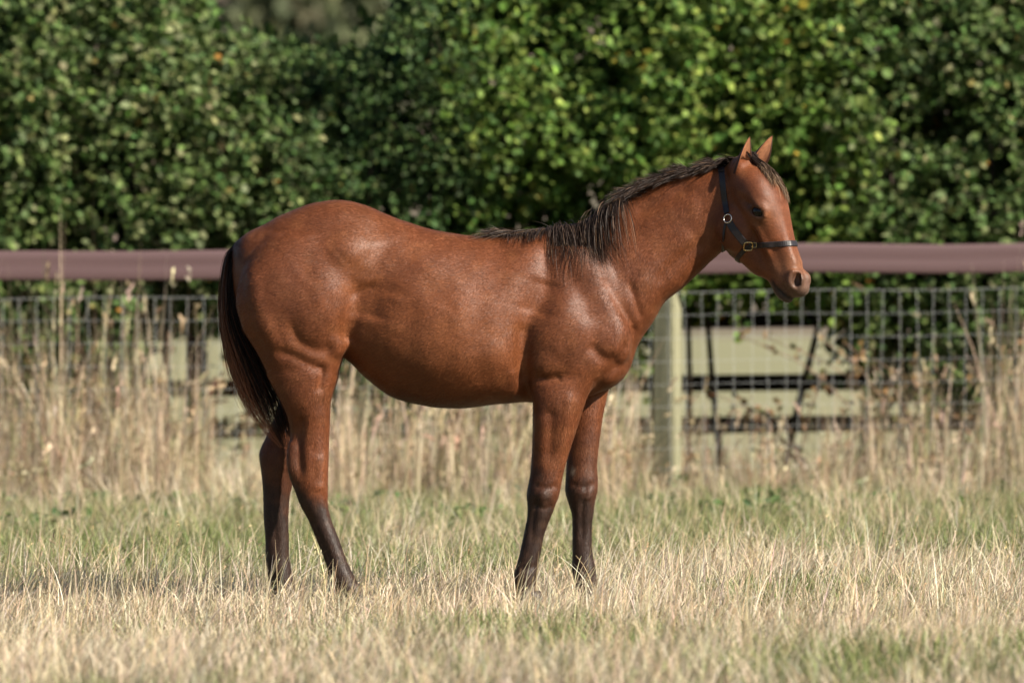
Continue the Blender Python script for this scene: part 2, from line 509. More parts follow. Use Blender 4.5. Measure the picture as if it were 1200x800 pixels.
# relief of muscles, tendons and folds: (polyline in photo pixels, width px, depth m)  + = ridge, - = groove
RELIEF = [
    ([(283, 312), (287, 350), (300, 392), (322, 430)], 5, -.006),
    ([(300, 300), (303, 345), (318, 388), (338, 418)], 7, .004),
    ([(340, 372), (353, 398), (376, 410), (400, 405)], 6, -.006),
    ([(322, 408), (345, 416), (366, 426), (379, 432)], 5, -.006),
    ([(379, 424), (380, 440), (376, 462)], 4, -.006),
    ([(419, 320), (419, 360), (413, 388), (405, 404)], 9, -.010),
    ([(428, 330), (437, 352), (434, 378)], 14, -.010),
    ([(392, 292), (375, 308), (355, 326)], 13, -.0025),
    ([(425, 268), (412, 285), (400, 300)], 15, .002),
    ([(440, 285), (455, 320), (452, 350)], 20, -.006),
    ([(618, 375), (613, 400), (612, 432), (617, 452)], 8, -.008),
    ([(640, 325), (626, 372)], 16, -.006),
    ([(690, 300), (703, 335), (722, 372), (736, 398)], 9, .004),
    ([(706, 322), (726, 358), (745, 388)], 5, -.006),
    ([(735, 325), (745, 352), (752, 376)], 4, -.0045),
    ([(660, 300), (680, 345), (694, 385)], 8, -.004),
    ([(690, 400), (706, 418), (728, 420)], 6, -.006),
    ([(735, 396), (730, 414), (716, 436), (690, 462)], 4, -.007),
    ([(745, 380), (738, 405)], 3, -.006),
    ([(628, 441), (645, 444), (662, 440)], 4, -.007),
    ([(646, 474), (646, 505), (643, 545)], 5, -.005),
    ([(668, 455), (664, 490), (655, 535)], 4, .0035),
    ([(634, 480), (632, 530)], 6, .003),
    ([(742, 252), (775, 238), (815, 212)], 6, -.006),
    ([(745, 262), (790, 250), (825, 240)], 14, .004),
    ([(760, 338), (800, 300), (830, 280)], 7, -.006),
    ([(745, 345), (785, 300), (812, 270)], 12, .004),
    ([(630, 578), (626, 600), (622, 640)], 3, -.004),
    ([(690, 560), (683, 600), (683, 640)], 3, -.004),
    ([(354, 482), (352, 515), (354, 562)], 5, -.011),
    ([(368, 515), (372, 545), (374, 570)], 6, -.003),
    ([(360, 590), (380, 635), (392, 662)], 3, -.004),
    ([(624, 566), (640, 570), (655, 566)], 3, -.003),
    ([(622, 588), (638, 594), (650, 588)], 3, -.003),
    ([(634, 573), (640, 585)], 5, .004),
    ([(607, 662), (620, 664), (630, 660)], 3, -.0025),
    ([(607, 674), (620, 676)], 5, .003),
    ([(668, 566), (684, 570), (699, 566)], 3, -.003),
    ([(685, 574), (690, 586)], 5, .004),
    ([(345, 512), (341, 532), (345, 558)], 4, .006),
    ([(374, 528), (377, 552), (374, 578)], 6, .005),
    ([(320, 545), (321, 600), (324, 650)], 3, -.003),
    ([(440, 405), (470, 440), (520, 460)], 12, -.003),
    ([(510, 340), (500, 400), (505, 440)], 12, .0025),
    ([(545, 330), (540, 400), (548, 450)], 12, .0025),
    ([(580, 330), (575, 400), (582, 440)], 11, .0025),
    ([(476, 330), (465, 390), (470, 420)], 12, .002),
    ([(600, 430), (605, 448), (602, 466)], 6, .005),
]
BN = vert_normals(BV, BQ)
vx = BV[:, 0] / S + 600; vy = HOR - (BV[:, 2] - CAM_H) / S
disp = np.zeros(len(BV))
for line, w, dep in RELIEF:
    w, dep = w * 1.25, dep * 1.2
    best = np.full(len(BV), 1e9)
    ln = densify(np.array(line, float), 5 * len(line)) if len(line) > 2 else np.array(line, float)
    tt = np.zeros(len(BV)); m_ = len(ln) - 1
    for i in range(m_):
        p, q = ln[i], ln[i + 1]
        e = q - p
        t = np.clip(((vx - p[0]) * e[0] + (vy - p[1]) * e[1]) / (e @ e), 0, 1)
        d2 = (vx - p[0] - t * e[0]) ** 2 + (vy - p[1] - t * e[1]) ** 2
        m = d2 < best
        best = np.where(m, d2, best); tt = np.where(m, (i + t) / m_, tt)
    fade = smooth(0, .2, tt) * smooth(1, .8, tt) * .85 + .15
    disp += dep * fade * np.exp(-best / (w * w))
disp *= smooth(.15, .6, np.abs(BN[:, 1])) * smooth(wx(862), wx(840), BV[:, 0])
# legs overlap in the side view: relief drawn on the near leg only where a near leg is
# fine unevenness of hide over ribs and fat
hn = (vnoise(vx / 30, vy / 26, 5) - .5) * .0045 + (vnoise(vx / 13, vy / 11, 6) - .5) * .0016
disp += hn * smooth(wx(862), wx(830), BV[:, 0]) * smooth(wz(520), wz(470), BV[:, 2])
BV = BV + BN * disp[:, None]
body_bvh = BVHTree.FromPolygons([Vector(v) for v in BV], [tuple(q) for q in BQ])
BN = vert_normals(BV, BQ)
print("body", len(BV), len(BQ), round(time.time() - T0, 1))
# ------------------------------------------------------------------ horse: coat colour and materials
def lin(r, g, b):
    f = lambda c: (c / 255 / 12.92) if c / 255 <= .04045 else ((c / 255 + .055) / 1.055) ** 2.4
    return np.array([f(r), f(g), f(b)])

def blob(px, py, rx, ry, soft=1.0):
    return np.exp(-(((vx - px) / rx) ** 2 + ((vy - py) / ry) ** 2) / soft)

hs_, ht_, hv_ = head_loc(BV)
hs_ = np.asarray(hs_); ht_ = np.asarray(ht_); hv_ = np.asarray(hv_)
is_head = smooth(wx(838), wx(856), BV[:, 0])
col = np.tile(np.array([.205, .060, .022]), (len(BV), 1))
def mixc(c, w):
    global col
    col = col * (1 - w[:, None]) + np.asarray(c)[None, :] * w[:, None]
n1 = vnoise(vx / 38, vy / 32, 21); n2 = vnoise(vx / 14, vy / 12, 22); n3 = vnoise(vx / 5, vy / 7, 23)
mixc((.150, .046, .020), smooth(.45, .85, n1) * .55)
mixc((.30, .105, .042), smooth(.5, .9, n2) * .35)
mixc((.165, .060, .034), blob(700, 350, 60, 80) * .35 + blob(330, 330, 60, 60) * .25)
mixc((.27, .088, .030), np.clip(blob(520, 400, 110, 60) + blob(430, 300, 30, 60), 0, 1) * .5)
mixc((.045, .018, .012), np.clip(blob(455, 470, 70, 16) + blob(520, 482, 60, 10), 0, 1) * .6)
# lower limbs: black points, reached through a ragged edge
edge = np.where(vx < 470, 576, 565) + (n2 - .5) * 26 + (n3 - .5) * 14
edge = edge + np.clip(np.where(vx < 470, np.where(BV[:, 1] < 0, (vx - 366 - .42 * (vy - 575)) * 1.6, (vx - 325) * 1.2), (vx - np.where(BV[:, 1] < 0, 636 - .3 * (vy - 575), 682)) * .9), -30, 34)
lw = smooth(-24, 30, vy - edge)
mixc((.030, .017, .013), lw * .93)
mixc((.095, .048, .030), lw * smooth(.4, .9, vnoise(vx / 6, vy / 9, 24)) * .55)
mixc((.085, .050, .036), lw * smooth(655, 690, vy) * .35)
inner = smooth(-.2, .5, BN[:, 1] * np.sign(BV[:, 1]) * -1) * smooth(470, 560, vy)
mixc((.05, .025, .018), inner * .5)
# back of the hind legs, dock and crest are darker
mixc((.06, .024, .015), np.clip(blob(345, 540, 9, 40) * smooth(470, 500, vy), 0, 1) * .55)
mixc((.04, .018, .014), smooth(10, 2, np.abs(vx - 279)) * smooth(320, 290, vy) * .5)
# head: paler muzzle and eye ring, dark lips and eyelids, nostril shade painted in
mixc((.30, .125, .062), is_head * smooth(.34, .44, hs_) * smooth(-.09, -.02, ht_) * .55)
mixc((.33, .15, .08), is_head * np.exp(-(((hs_ - .22) / .05) ** 2 + ((ht_ - .012) / .04) ** 2)) * .35)
mixc((.095, .060, .048), is_head * smooth(.505, .54, hs_) * .7)
mixc((.11, .072, .057), is_head * smooth(.44, .50, hs_) * .65)
mixc((.008, .006, .006), is_head * np.exp(-(((hs_ - .484) / .029) ** 2 + ((ht_ - .021) / .018) ** 2)) * smooth(.02, .04, np.abs(hv_)) * .9)  # shade inside the nostril put into the colour, spilling over its rim
mline = np.interp(hs_, [.40, .46, .514, .556], [-.072, -.066, -.047, -.026])
mixc((.075, .050, .043), is_head * smooth(.006, -.006, ht_ - mline) * smooth(.43, .47, hs_) * .85)
mixc((.022, .012, .010), is_head * np.exp(-(((hs_ - .213) / .030) ** 2 + ((ht_ - .008) / .022) ** 2)) * .95)
mixc((.05, .022, .014), is_head * np.exp(-(((hs_ - .185) / .03) ** 2 + ((ht_ + .012) / .012) ** 2)) * .5)
mixc((.10, .038, .018), is_head * smooth(-.13, -.18, ht_) * .6)
mixc((.012, .008, .008), is_head * np.exp(-((ht_ - mline) / .0065) ** 2) * smooth(.43, .455, hs_) * .9)
mixc((.45, .36, .29), blob(672, 551, 2.6, 5) * (BV[:, 1] > 0) * .7)
col *= np.array([.73, .76, .74])[None, :]
col *= (1 + (n3 - .5) * .18)[:, None]

m_coat, n, l, bs, out = mat_new("bay_coat")
at = node(n, "ShaderNodeAttribute", attribute_name="tint")
tc = node(n, "ShaderNodeTexCoord")
mp = node(n, "ShaderNodeMapping"); mp.inputs['Scale'].default_value = (95, 210, 210); mp.inputs['Rotation'].default_value = (0, .5, 0)
nz1 = node(n, "ShaderNodeTexNoise", in_Scale=1.0, in_Detail=5.0, in_Roughness=.62)
nz2 = node(n, "ShaderNodeTexNoise", in_Scale=24.0, in_Detail=5.0, in_Roughness=.6)
l.new(tc.outputs['Object'], mp.inputs[0]); l.new(mp.outputs[0], nz1.inputs[0]); l.new(tc.outputs['Object'], nz2.inputs[0])
mr = node(n, "ShaderNodeMapRange"); mr.inputs[1].default_value = .3; mr.inputs[2].default_value = .7; mr.inputs[3].default_value = .72; mr.inputs[4].default_value = 1.28
l.new(nz1.outputs[0], mr.inputs[0])
mr2 = node(n, "ShaderNodeMapRange"); mr2.inputs[1].default_value = .3; mr2.inputs[2].default_value = .7; mr2.inputs[3].default_value = .86; mr2.inputs[4].default_value = 1.14
l.new(nz2.outputs[0], mr2.inputs[0])
mu = node(n, "ShaderNodeMath", operation='MULTIPLY'); l.new(mr.outputs[0], mu.inputs[0]); l.new(mr2.outputs[0], mu.inputs[1])
vm = node(n, "ShaderNodeVectorMath", operation='SCALE'); l.new(at.outputs[0], vm.inputs[0]); l.new(mu.outputs[0], vm.inputs['Scale'])
l.new(vm.outputs[0], bs.inputs['Base Color'])
bs.inputs['Roughness'].default_value = .52
bs.inputs['Specular IOR Level'].default_value = .34
bs.inputs['Sheen Weight'].default_value = .10
bs.inputs['Sheen Roughness'].default_value = .38
bs.inputs['Sheen Tint'].default_value = (1, .78, .62, 1)
rr = node(n, "ShaderNodeMapRange"); rr.inputs[1].default_value = .3; rr.inputs[2].default_value = .7; rr.inputs[3].default_value = .40; rr.inputs[4].default_value = .56
l.new(nz2.outputs[0], rr.inputs[0]); l.new(rr.outputs[0], bs.inputs['Roughness'])
bp = node(n, "ShaderNodeBump", in_Strength=.35, in_Distance=.004)
l.new(nz1.outputs[0], bp.inputs['Height']); l.new(bp.outputs[0], bs.inputs['Normal'])

def simple_mat(name, c, rough=.6, spec=.4, metal=0.0, var=.2, scale=40, bump=.0):
    m, n, l, bs, out = mat_new(name)
    tc = node(n, "ShaderNodeTexCoord"); nz = node(n, "ShaderNodeTexNoise", in_Scale=scale, in_Detail=5.0, in_Roughness=.6)
    l.new(tc.outputs['Object'], nz.inputs[0])
    r = node(n, "ShaderNodeMapRange"); r.inputs[1].default_value = .25; r.inputs[2].default_value = .75; r.inputs[3].default_value = 1 - var; r.inputs[4].default_value = 1 + var
    l.new(nz.outputs[0], r.inputs[0])
    v = node(n, "ShaderNodeVectorMath", operation='SCALE'); v.inputs[0].default_value = c; l.new(r.outputs[0], v.inputs['Scale'])
    l.new(v.outputs[0], bs.inputs['Base Color'])
    bs.inputs['Roughness'].default_value = rough; bs.inputs['Specular IOR Level'].default_value = spec; bs.inputs['Metallic'].default_value = metal
    if bump:
        b = node(n, "ShaderNodeBump", in_Strength=bump, in_Distance=.004); l.new(nz.outputs[0], b.inputs['Height']); l.new(b.outputs[0], bs.inputs['Normal'])
    return m

def tint_mat(name, rough=.6, spec=.3, trans=0.0, var=.0):
    m, n, l, bs, out = mat_new(name)
    at = node(n, "ShaderNodeAttribute", attribute_name="tint")
    l.new(at.outputs[0], bs.inputs['Base Color'])
    bs.inputs['Roughness'].default_value = rough; bs.inputs['Specular IOR Level'].default_value = spec
    if trans:
        tr = node(n, "ShaderNodeBsdfTranslucent"); l.new(at.outputs[0], tr.inputs[0])
        mx = node(n, "ShaderNodeMixShader"); mx.inputs[0].default_value = trans
        l.new(bs.outputs[0], mx.inputs[1]); l.new(tr.outputs[0], mx.inputs[2]); l.new(mx.outputs[0], out.inputs[0])
    return m

m_hair = tint_mat("mane_hair", .55, .28)
m_hoof = simple_mat("hoof_horn", (.05, .035, .028), .5, .4, 0, .3, 60, .2)
m_eye = simple_mat("eye_dark", (.008, .005, .004), .10, .35, 0, .2, 200)
m_leather = simple_mat("dark_leather", (.018, .014, .016), .42, .45, 0, .25, 120, .1)
m_brass = simple_mat("brass", (.62, .45, .22), .25, .5, 1.0, .1, 200)
m_steel = simple_mat("steel_ring", (.75, .66, .55), .22, .5, 1.0, .1, 200)
m_ear = tint_mat("ear_hide", .6, .25, .12)

horse = empty("horse", (wx(520), 0, 0))
tag(horse, "young bay horse with black lower legs standing side-on in the long dry grass", "horse")
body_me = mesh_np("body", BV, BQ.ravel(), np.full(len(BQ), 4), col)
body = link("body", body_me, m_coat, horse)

# ---- short coat hair lying along the hide, head to tail and downwards
def coat_hair(count):
    Qc = BV[BQ].mean(1)
    ar = np.linalg.norm(np.cross(BV[BQ[:, 2]] - BV[BQ[:, 0]], BV[BQ[:, 3]] - BV[BQ[:, 1]]), axis=1)
    fn = BN[BQ[:, 0]]
    ar = ar * np.where(fn[:, 1] < .35, 1.0, .35) * np.where(Qc[:, 0] > wx(848), 2.2, 1.0)
    f = rng.choice(len(BQ), count, p=ar / ar.sum())
    a, b = rng.random((2, count, 1))
    q = BQ[f]
    P = (BV[q[:, 0]] * (1 - a) + BV[q[:, 1]] * a) * (1 - b) + (BV[q[:, 3]] * (1 - a) + BV[q[:, 2]] * a) * b
    N = BN[q[:, 0]]
    cc = col[q[:, 0]]
    px, py = P[:, 0] / S + 600, HOR - (P[:, 2] - CAM_H) / S
    D = np.tile(np.array([-.85, 0, -.5]), (count, 1))
    w = smooth(690, 760, px)[:, None]; D = D * (1 - w) + np.array([-.55, 0, -.85]) * w
    w = smooth(840, 870, px)[:, None]; D = D * (1 - w) + hD[None, :] * w
    w = (smooth(430, 500, py) * smooth(840, 800, px))[:, None]; D = D * (1 - w) + np.array([0, 0, -1.0]) * w
    sw = (vnoise(px / 22, py / 22, 81) - .5)[:, None]
    D = D + np.stack([sw[:, 0] * .5, rng.normal(size=count) * .1, -sw[:, 0] * .5], 1) + rng.normal(size=(count, 3)) * .16
    D = D - N * (D * N).sum(1)[:, None]; D /= np.linalg.norm(D, axis=1)[:, None] + 1e-9
    Ln = (.009 + .008 * rng.random(count)) * (1 - .62 * smooth(830, 862, px)) * np.where(py > 560, .8, 1) * (1 - .5 * smooth(300, 325, py) * (px > 862))
    Sd = np.cross(D, N); wd_ = ((.0005 + .0005 * rng.random(count)) * (1 - .45 * smooth(830, 862, px)))[:, None]
    tip = P + D * Ln[:, None] + N * ((.0018 + .0018 * rng.random(count)) * (1 - .6 * smooth(830, 862, px)))[:, None]
    V = np.stack([P - Sd * wd_ - N * .0006, P + Sd * wd_ - N * .0006, tip], 1).reshape(-1, 3)
    c3 = cc * (.76 + .54 * rng.random((count, 1)))
    me = mesh_np("coat_hair", V, np.arange(count * 3), np.full(count, 3), np.repeat(c3, 3, axis=0))
    o = link("coat_hair", me, m_fur, horse); o["kind"] = "stuff"
    nn = N * .86 + rng.normal(size=(count, 3)) * .07 - D * .10
    nn /= np.linalg.norm(nn, axis=1)[:, None]
    me.normals_split_custom_set_from_vertices(np.repeat(nn, 3, axis=0).astype(np.float32))
m_fur = tint_mat("coat_hairs", .48, .27)
coat_hair(380000)

# ---- hooves
def hoof(px, y, toe, ground):
    # toe forward = +x; profile in the side plane
    x = wx(px)
    V, Fc = [], []
    N = 20
    for j, (h, sc, sh) in enumerate([(0, 1.0, .010), (.02, .93, .004), (.045, .80, -.004), (.058, .70, -.008), (.060, .3, -.008)]):
        for i in range(N):
            a = 2 * math.pi * i / N
            cx = math.cos(a); sy = math.sin(a)
            rx = .058 * sc * (1.0 if cx > 0 else .82)
            V.append((x + toe + sh + rx * cx, y + .046 * sc * sy, ground + h))
    for j in range(4):
        for i in range(N):
            Fc.append((j * N + i, j * N + (i + 1) % N, (j + 1) * N + (i + 1) % N, (j + 1) * N + i))
    Fc.append(tuple(range(N))[::-1]); Fc.append(tuple(range(4 * N, 5 * N)))
    return link("hoof", mesh_py("hoof", V, Fc), m_hoof, horse)
for px, y, toe in ((416, -.098, .02), (332, .085, .015), (617, -.098, .015), (690, .098, .015)):
    hoof(px, y, toe, float(ground_z(wx(px), y)) + .002)

# ---- eyes
def eye(sg):
    bm = bmesh.new()
    bmesh.ops.create_uvsphere(bm, u_segments=24, v_segments=16, radius=.0285)
    me = bpy.data.meshes.new("eye"); bm.to_mesh(me); bm.free()
    o = link("eye", me, m_eye, horse)
    o.location = head_pt(.215, .008, .0675 * sg) - horse.location
    return o
eye(1); eye(-1)

# ---- ears: cupped, pointed, opening forwards and outwards
def ear(base, tip, face, width, name="ear"):
    base, tip, face = Vector(base), Vector(tip), Vector(face).normalized()
    ax = (tip - base); Lr = ax.length; ax.normalize()
    face = (face - ax * face.dot(ax)).normalized()
    sd = ax.cross(face).normalized()
    nu, nv = 17, 15
    V, cols = [], []
    for layer in (0, 1):                 # outer and inner skin
        for j in range(nv):
            t = j / (nv - 1)
            w = width * (math.sin(math.pi * min(1, .20 + .8 * t) ** .85) ** .75 if t < 1 else 0.0) * (1 - .15 * t)
            w = max(w, .0008)
            cup = math.radians(72 * (1 - t) ** .9 + 46)
            for i in range(nu):
                u = -1 + 2 * i / (nu - 1)
                th = u * cup
                r = w / max(math.sin(min(cup, math.pi / 2)), .3)
                rr = r - (.0035 if layer else 0) * (1 - abs(u) ** 6) * (1 - t ** 5)
                off = sd * (rr * math.sin(th)) - face * (rr * math.cos(th) - r * .4)
                p = base + ax * (Lr * t) + off + face * (.012 * math.sin(t * math.pi))
                V.append(p)
                if layer:
                    c = np.array([.30, .13, .065]) * (.75 + .5 * random.random())
                    if t < .35: c = c * (.35 + .65 * t / .35)
                else:
                    c = np.array([.17, .060, .026])
                if abs(u) > .86 or t > .93: c = np.array([.05, .022, .014])
                cols.append(c)
    F_ = []
    for layer in (0, 1):
        b = layer * nu * nv
        for j in range(nv - 1):
            for i in range(nu - 1):
                q = (b + j * nu + i, b + j * nu + i + 1, b + (j + 1) * nu + i + 1, b + (j + 1) * nu + i)
                F_.append(q if layer else q[::-1])
    b = nu * nv
    for j in range(nv - 1):
        for i in (0, nu - 1):
            q = (j * nu + i, (j + 1) * nu + i, b + (j + 1) * nu + i, b + j * nu + i)
            F_.append(q if i == 0 else q[::-1])
    me = mesh_np(name, np.array(V), [i for f in F_ for i in f], [len(f) for f in F_], np.array(cols))
    return link(name, me, m_ear, horse)
near_base, far_base = head_pt(.050, -.024, .052), head_pt(.030, .004, -.052)
def depth_px(px, py, y): return pt(px, py, y)
near_tip = depth_px(879, 160, near_base.y - .012)
far_tip = depth_px(905.5, 159, far_base.y + .010)
ear(near_base, near_tip, (.70, -.71, -.05), .033)
ear(far_base, far_tip, (.62, -.78, 0), .032)

# ---- hair: tapered strands as ribbons
def strands(name, paths, widths, cols, mat, parent, tipcols=None):
    """paths (n,m,3), widths (n,) -> ribbon mesh whose flat side turns between strands"""
    paths = np.asarray(paths, float); nS, mS = paths.shape[:2]
    tang = np.gradient(paths, axis=1); tang /= np.linalg.norm(tang, axis=2)[..., None] + 1e-9
    rv = rng.normal(size=(nS, 1, 3)); rv[..., 1] *= .35
    sd = np.cross(tang, rv); sd /= np.linalg.norm(sd, axis=2)[..., None] + 1e-9
    tp = np.linspace(0, 1, mS)
    w = np.asarray(widths)[:, None] * (1 - tp[None, :] ** 3 * .85) * .5
    Lf, Rt = paths - sd * w[..., None], paths + sd * w[..., None]
    V = np.stack([Lf, Rt], 2).reshape(-1, 3)
    base = (np.arange(nS) * mS * 2)[:, None]; j = (np.arange(mS - 1) * 2)[None, :]
    a = base + j
    Q = np.stack([a, a + 1, a + 3, a + 2], 2).reshape(-1, 4)
    cols = np.asarray(cols); tc_ = cols if tipcols is None else np.asarray(tipcols)
    f = (tp ** 1.6)[None, :, None]
    cc = cols[:, None, :] * (1 - f) + tc_[:, None, :] * f
    cc = np.repeat(cc, 2, axis=1).reshape(-1, 3)
    me = mesh_np(name, V, Q.ravel(), np.full(len(Q), 4), cc)
    return link(name, me, mat, parent)

def push_out(p, off):
    q, nrm, i, d = body_bvh.find_nearest(Vector(p))
    if q is None: return np.array(p)
    v = Vector(p) - q
    if v.dot(nrm) < off:
        return np.array(q + nrm * off)
    return np.array(p)

def crest_z(px):
    h = body_bvh.ray_cast(Vector((wx(px), crest_y(px), 2.2)), Vector((0, 0, -1)))
    return h[0].z if h[0] else wz(270)
def crest_y(px): return float(np.interp(px, [600, 720, 800, 860], [0, -.003, -.026, -.048]))

paths, wd, cl, tcs = [], [], [], []
M_ = 11
for k in range(8500):
    px = 590 + 274 * rng.random() ** .9
    cy = crest_y(px) + rng.normal() * .011
    if px < 735 and rng.random() < (.60 if px < 650 else .58): continue
    root = np.array([wx(px), cy, 0.0])
    h = body_bvh.ray_cast(Vector((root[0], cy, 2.2)), Vector((0, 0, -1)))
    if not h[0]: continue
    root[2] = h[0].z - .003
    lk = math.floor(px / 4.2); lock = (math.sin(lk * 12.9898) * 43758.5453) % 1.0
    if px < 650:          # withers: lies backwards along the topline
        t_ = (650 - px) / 60
        Ln = .10 + .05 * rng.random()
        v0 = np.array([-.8 - .2 * rng.random(), -.25 - .35 * rng.random(), .06]); g = 1.3
        if rng.random() < .45 * (1 - t_): v0 = np.array([-.1, -.7, .4]); Ln = .13; g = 2.6
    elif px < 735:        # falls on the near side
        Ln = (.070 + .125 * lock ** 1.2 + .035 * rng.random() + (.04 if rng.random() < .05 else 0)) * float(np.interp(px, [650, 675, 722, 735], [.85, 1.25, 1.4, .8]))
        v0 = np.array([-.2 + .2 * rng.normal(), -.75, .35 + .25 * rng.random()]); g = 3.8; Ln *= 1.12
    else:                 # short and lying back along the crest
        Ln = .075 + .035 * rng.random()
        v0 = np.array([-.80 + .15 * rng.normal(), -.50 + .2 * rng.random(), .14]); g = 1.9
    if rng.random() < .025: v0[2] += .5; Ln *= .8
    v0 /= np.linalg.norm(v0)
    P = [root]; v = v0.copy(); step = Ln / (M_ - 1)
    sway = rng.normal() * .10 + (lock - .5) * .5
    off = .001 + .0075 * rng.random()
    for j in range(1, M_):
        v = v + np.array([sway * .10 + (.04 if 650 < px < 735 else 0), 0, -g * step * 4.2])
        v /= np.linalg.norm(v)
        p = push_out(P[-1] + v * step, off * min(1, j / 2))
        v = (p - P[-1]) / (np.linalg.norm(p - P[-1]) + 1e-9)
        P.append(p)
    if 640 < px < 740:      # strands gather into locks
        lockc = wx((math.floor(px / 4.2) + .5) * 4.2)
        for j in range(M_):
            P[j] = P[j] + np.array([(lockc - root[0]) * .8 * (j / (M_ - 1)) ** 1.1, 0, 0])
    paths.append(P)
    wd.append(.0009 + .0009 * rng.random())
    dark = np.array([.026, .016, .012]) * (.4 + 1.1 * rng.random())
    cl.append(dark)
    r_ = rng.random()
    tcs.append(np.array([.20, .115, .062]) * (.6 + .7 * rng.random()) if r_ < (.16 if px < 735 else .05) else dark * 1.6)
strands("mane", paths, wd, cl, m_hair, horse, tcs)

# forelock
paths, wd, cl, tcs = [], [], [], []
for k in range(900):
    vv = rng.normal() * .016
    root = np.array(head_pt(-.005 + .022 * rng.random(), .045, vv))
    grp = rng.random()
    tgt_v = (-.035 + .02 * rng.normal()) if grp < .62 else (.030 + .012 * rng.normal())
    Ln = .08 + .14 * rng.random() ** .8 if grp < .62 else .07 + .10 * rng.random()
    P = [root]
    for j in range(1, M_):
        t = j / (M_ - 1)
        s = -.005 + Ln * t
        vq = vv + (tgt_v - vv) * t ** .8
        p = np.array(head_pt(s, .085 - .02 * t + .012 * math.sin(3 * t), vq))
        P.append(push_out(p, .002 + .008 * rng.random()) if j > 1 else p)
        q, nrm, i_, d_ = body_bvh.find_nearest(Vector(P[-1]))
        if d_ > .014: P[-1] = np.array(q + (Vector(P[-1]) - q).normalized() * (.004 + .010 * ((k * 7919) % 97) / 97))
    paths.append(P); wd.append(.0015 + .0012 * rng.random())
    dark = np.array([.020, .012, .010]) * (.6 + .9 * rng.random())
    cl.append(dark)
    tcs.append(np.array([.26, .165, .095]) * (.6 + .6 * rng.random()) if rng.random() < .75 else dark * 2)
strands("forelock", paths, wd, cl, m_hair, horse, tcs)

# tail
tail_c = densify(np.array([(279, 284, 5, .022), (271, 305, 8, .028), (268, 350, 10, .034), (276, 390, 15, .040), (292, 430, 22, .042),
                           (309, 470, 24, .04), (322, 500, 17, .032), (333, 524, 5, .012)], float), 24)
cum = np.linspace(0, 1, 24)
paths, wd, cl, tcs = [], [], [], []
for k in range(3600):
    a = rng.random() * 2 * math.pi; r = rng.random() ** .45 * (1 if rng.random() < .9 else 1.3)
    u, w = r * math.cos(a), r * math.sin(a)
    t0 = max(0, rng.random() * .40 - .16)
    t1 = min(1, t0 + .42 + .45 * rng.random()); t1 = max(t1, .55)
    tt_ = np.linspace(t0, t1, 14)
    ph = rng.random() * 6.28
    P = []
    for j, t in enumerate(tt_):
        cx, cyv, hw, hd = [np.interp(t, cum, tail_c[:, q]) for q in range(4)]
        grow = min(1, (j + 2.0) / 4)
        uu = u * grow + .16 * math.sin(ph + 6 * t) * grow
        nx, ny = 1.0, -.15
        P.append((wx(cx + uu * hw), w * hd * grow + .004, wz(cyv + uu * hw * ny)))
    P = np.array(P)
    paths.append(P); wd.append(.0011 + .0012 * rng.random())
    dark = np.array([.012, .0075, .0065]) * (.5 + rng.random())
    red = np.array([.42, .165, .085]) * (.45 + .9 * rng.random())  # sunlit look of the tail's outer edge, put into the strand colour
    outer = smooth(-.1, .6, np.array(-u))
    cl.append(dark * 1.1 + (red * .25 * float(outer) if t0 > .08 else 0))
    tcs.append(red if rng.random() < .12 + .85 * outer else dark * 2.0)
strands("tail", paths, wd, cl, m_hair, horse, tcs)
print("hair", round(time.time() - T0, 1))

# ------------------------------------------------------------------ halter, worn on the head
halter = empty("halter", head_pt(.1, -.05, 0))
tag(halter, "dark leather halter with metal rings strapped round the horse's head", "halter")

def cam_hit(px, py, off=.003):
    o = cam.location
    d = (pt(px, py, 0) - Vector(o)).normalized()
    h = body_bvh.ray_cast(Vector(o), d)
    if h[0] is None:
        q = pt(px, py, -.04); h = body_bvh.find_nearest(q)
    return h[0] + h[1] * off, h[1]

def head_ray(s, t, v, cs, ct, cv, off=.003):
    """from outside towards the head's own axis"""
    a, b = head_pt(s, t, v), head_pt(cs, ct, cv)
    h = body_bvh.ray_cast(a, (b - a).normalized())
    if h[0] is None: return None
    return h[0] + h[1] * off, h[1]

def strap(name, pn, width, thick=.0035, mat=None):
    """a flat strap through (point, normal) pairs, lying on the hide"""
    P = densify(np.array([tuple(p) for p, n_ in pn]), 4 * len(pn)); Nn = densify(np.array([tuple(n_) for p, n_ in pn]), 4 * len(pn))
    V, F_ = [], []
    for i in range(len(P)):
        tg = Vector(P[min(i + 1, len(P) - 1)] - P[max(i - 1, 0)]).normalized()
        nn = Vector(Nn[i]).normalized(); sd = tg.cross(nn).normalized(); nn = sd.cross(tg).normalized()
        p = Vector(P[i])
        for (a, b) in ((-.5, -.6), (.5, -.6), (.5, .25), (.40, .5), (-.40, .5), (-.5, .25)):
            V.append(p + sd * (a * width) + nn * (b * thick))
    for i in range(len(P) - 1):
        for j in range(6):
            F_.append((i * 6 + j, i * 6 + (j + 1) % 6, (i + 1) * 6 + (j + 1) % 6, (i + 1) * 6 + j))
    F_.append(tuple(range(6))[::-1]); F_.append(tuple(range(len(V) - 6, len(V))))
    me = mesh_py(name, V, F_)
    bmx = bmesh.new(); bmx.from_mesh(me); bmesh.ops.recalc_face_normals(bmx, faces=bmx.faces); bmx.to_mesh(me); bmx.free()
    return link(name, me, mat or m_leather, halter, shade=False)

def mirror_pn(pn):
    out = []
    for p, nn in pn:
        s, t, v = head_loc(np.array(p)); q = np.array(nn)
        out.append((head_pt(s, t, -v), Vector(q - 2 * (q @ hR) * hR)))
    return out

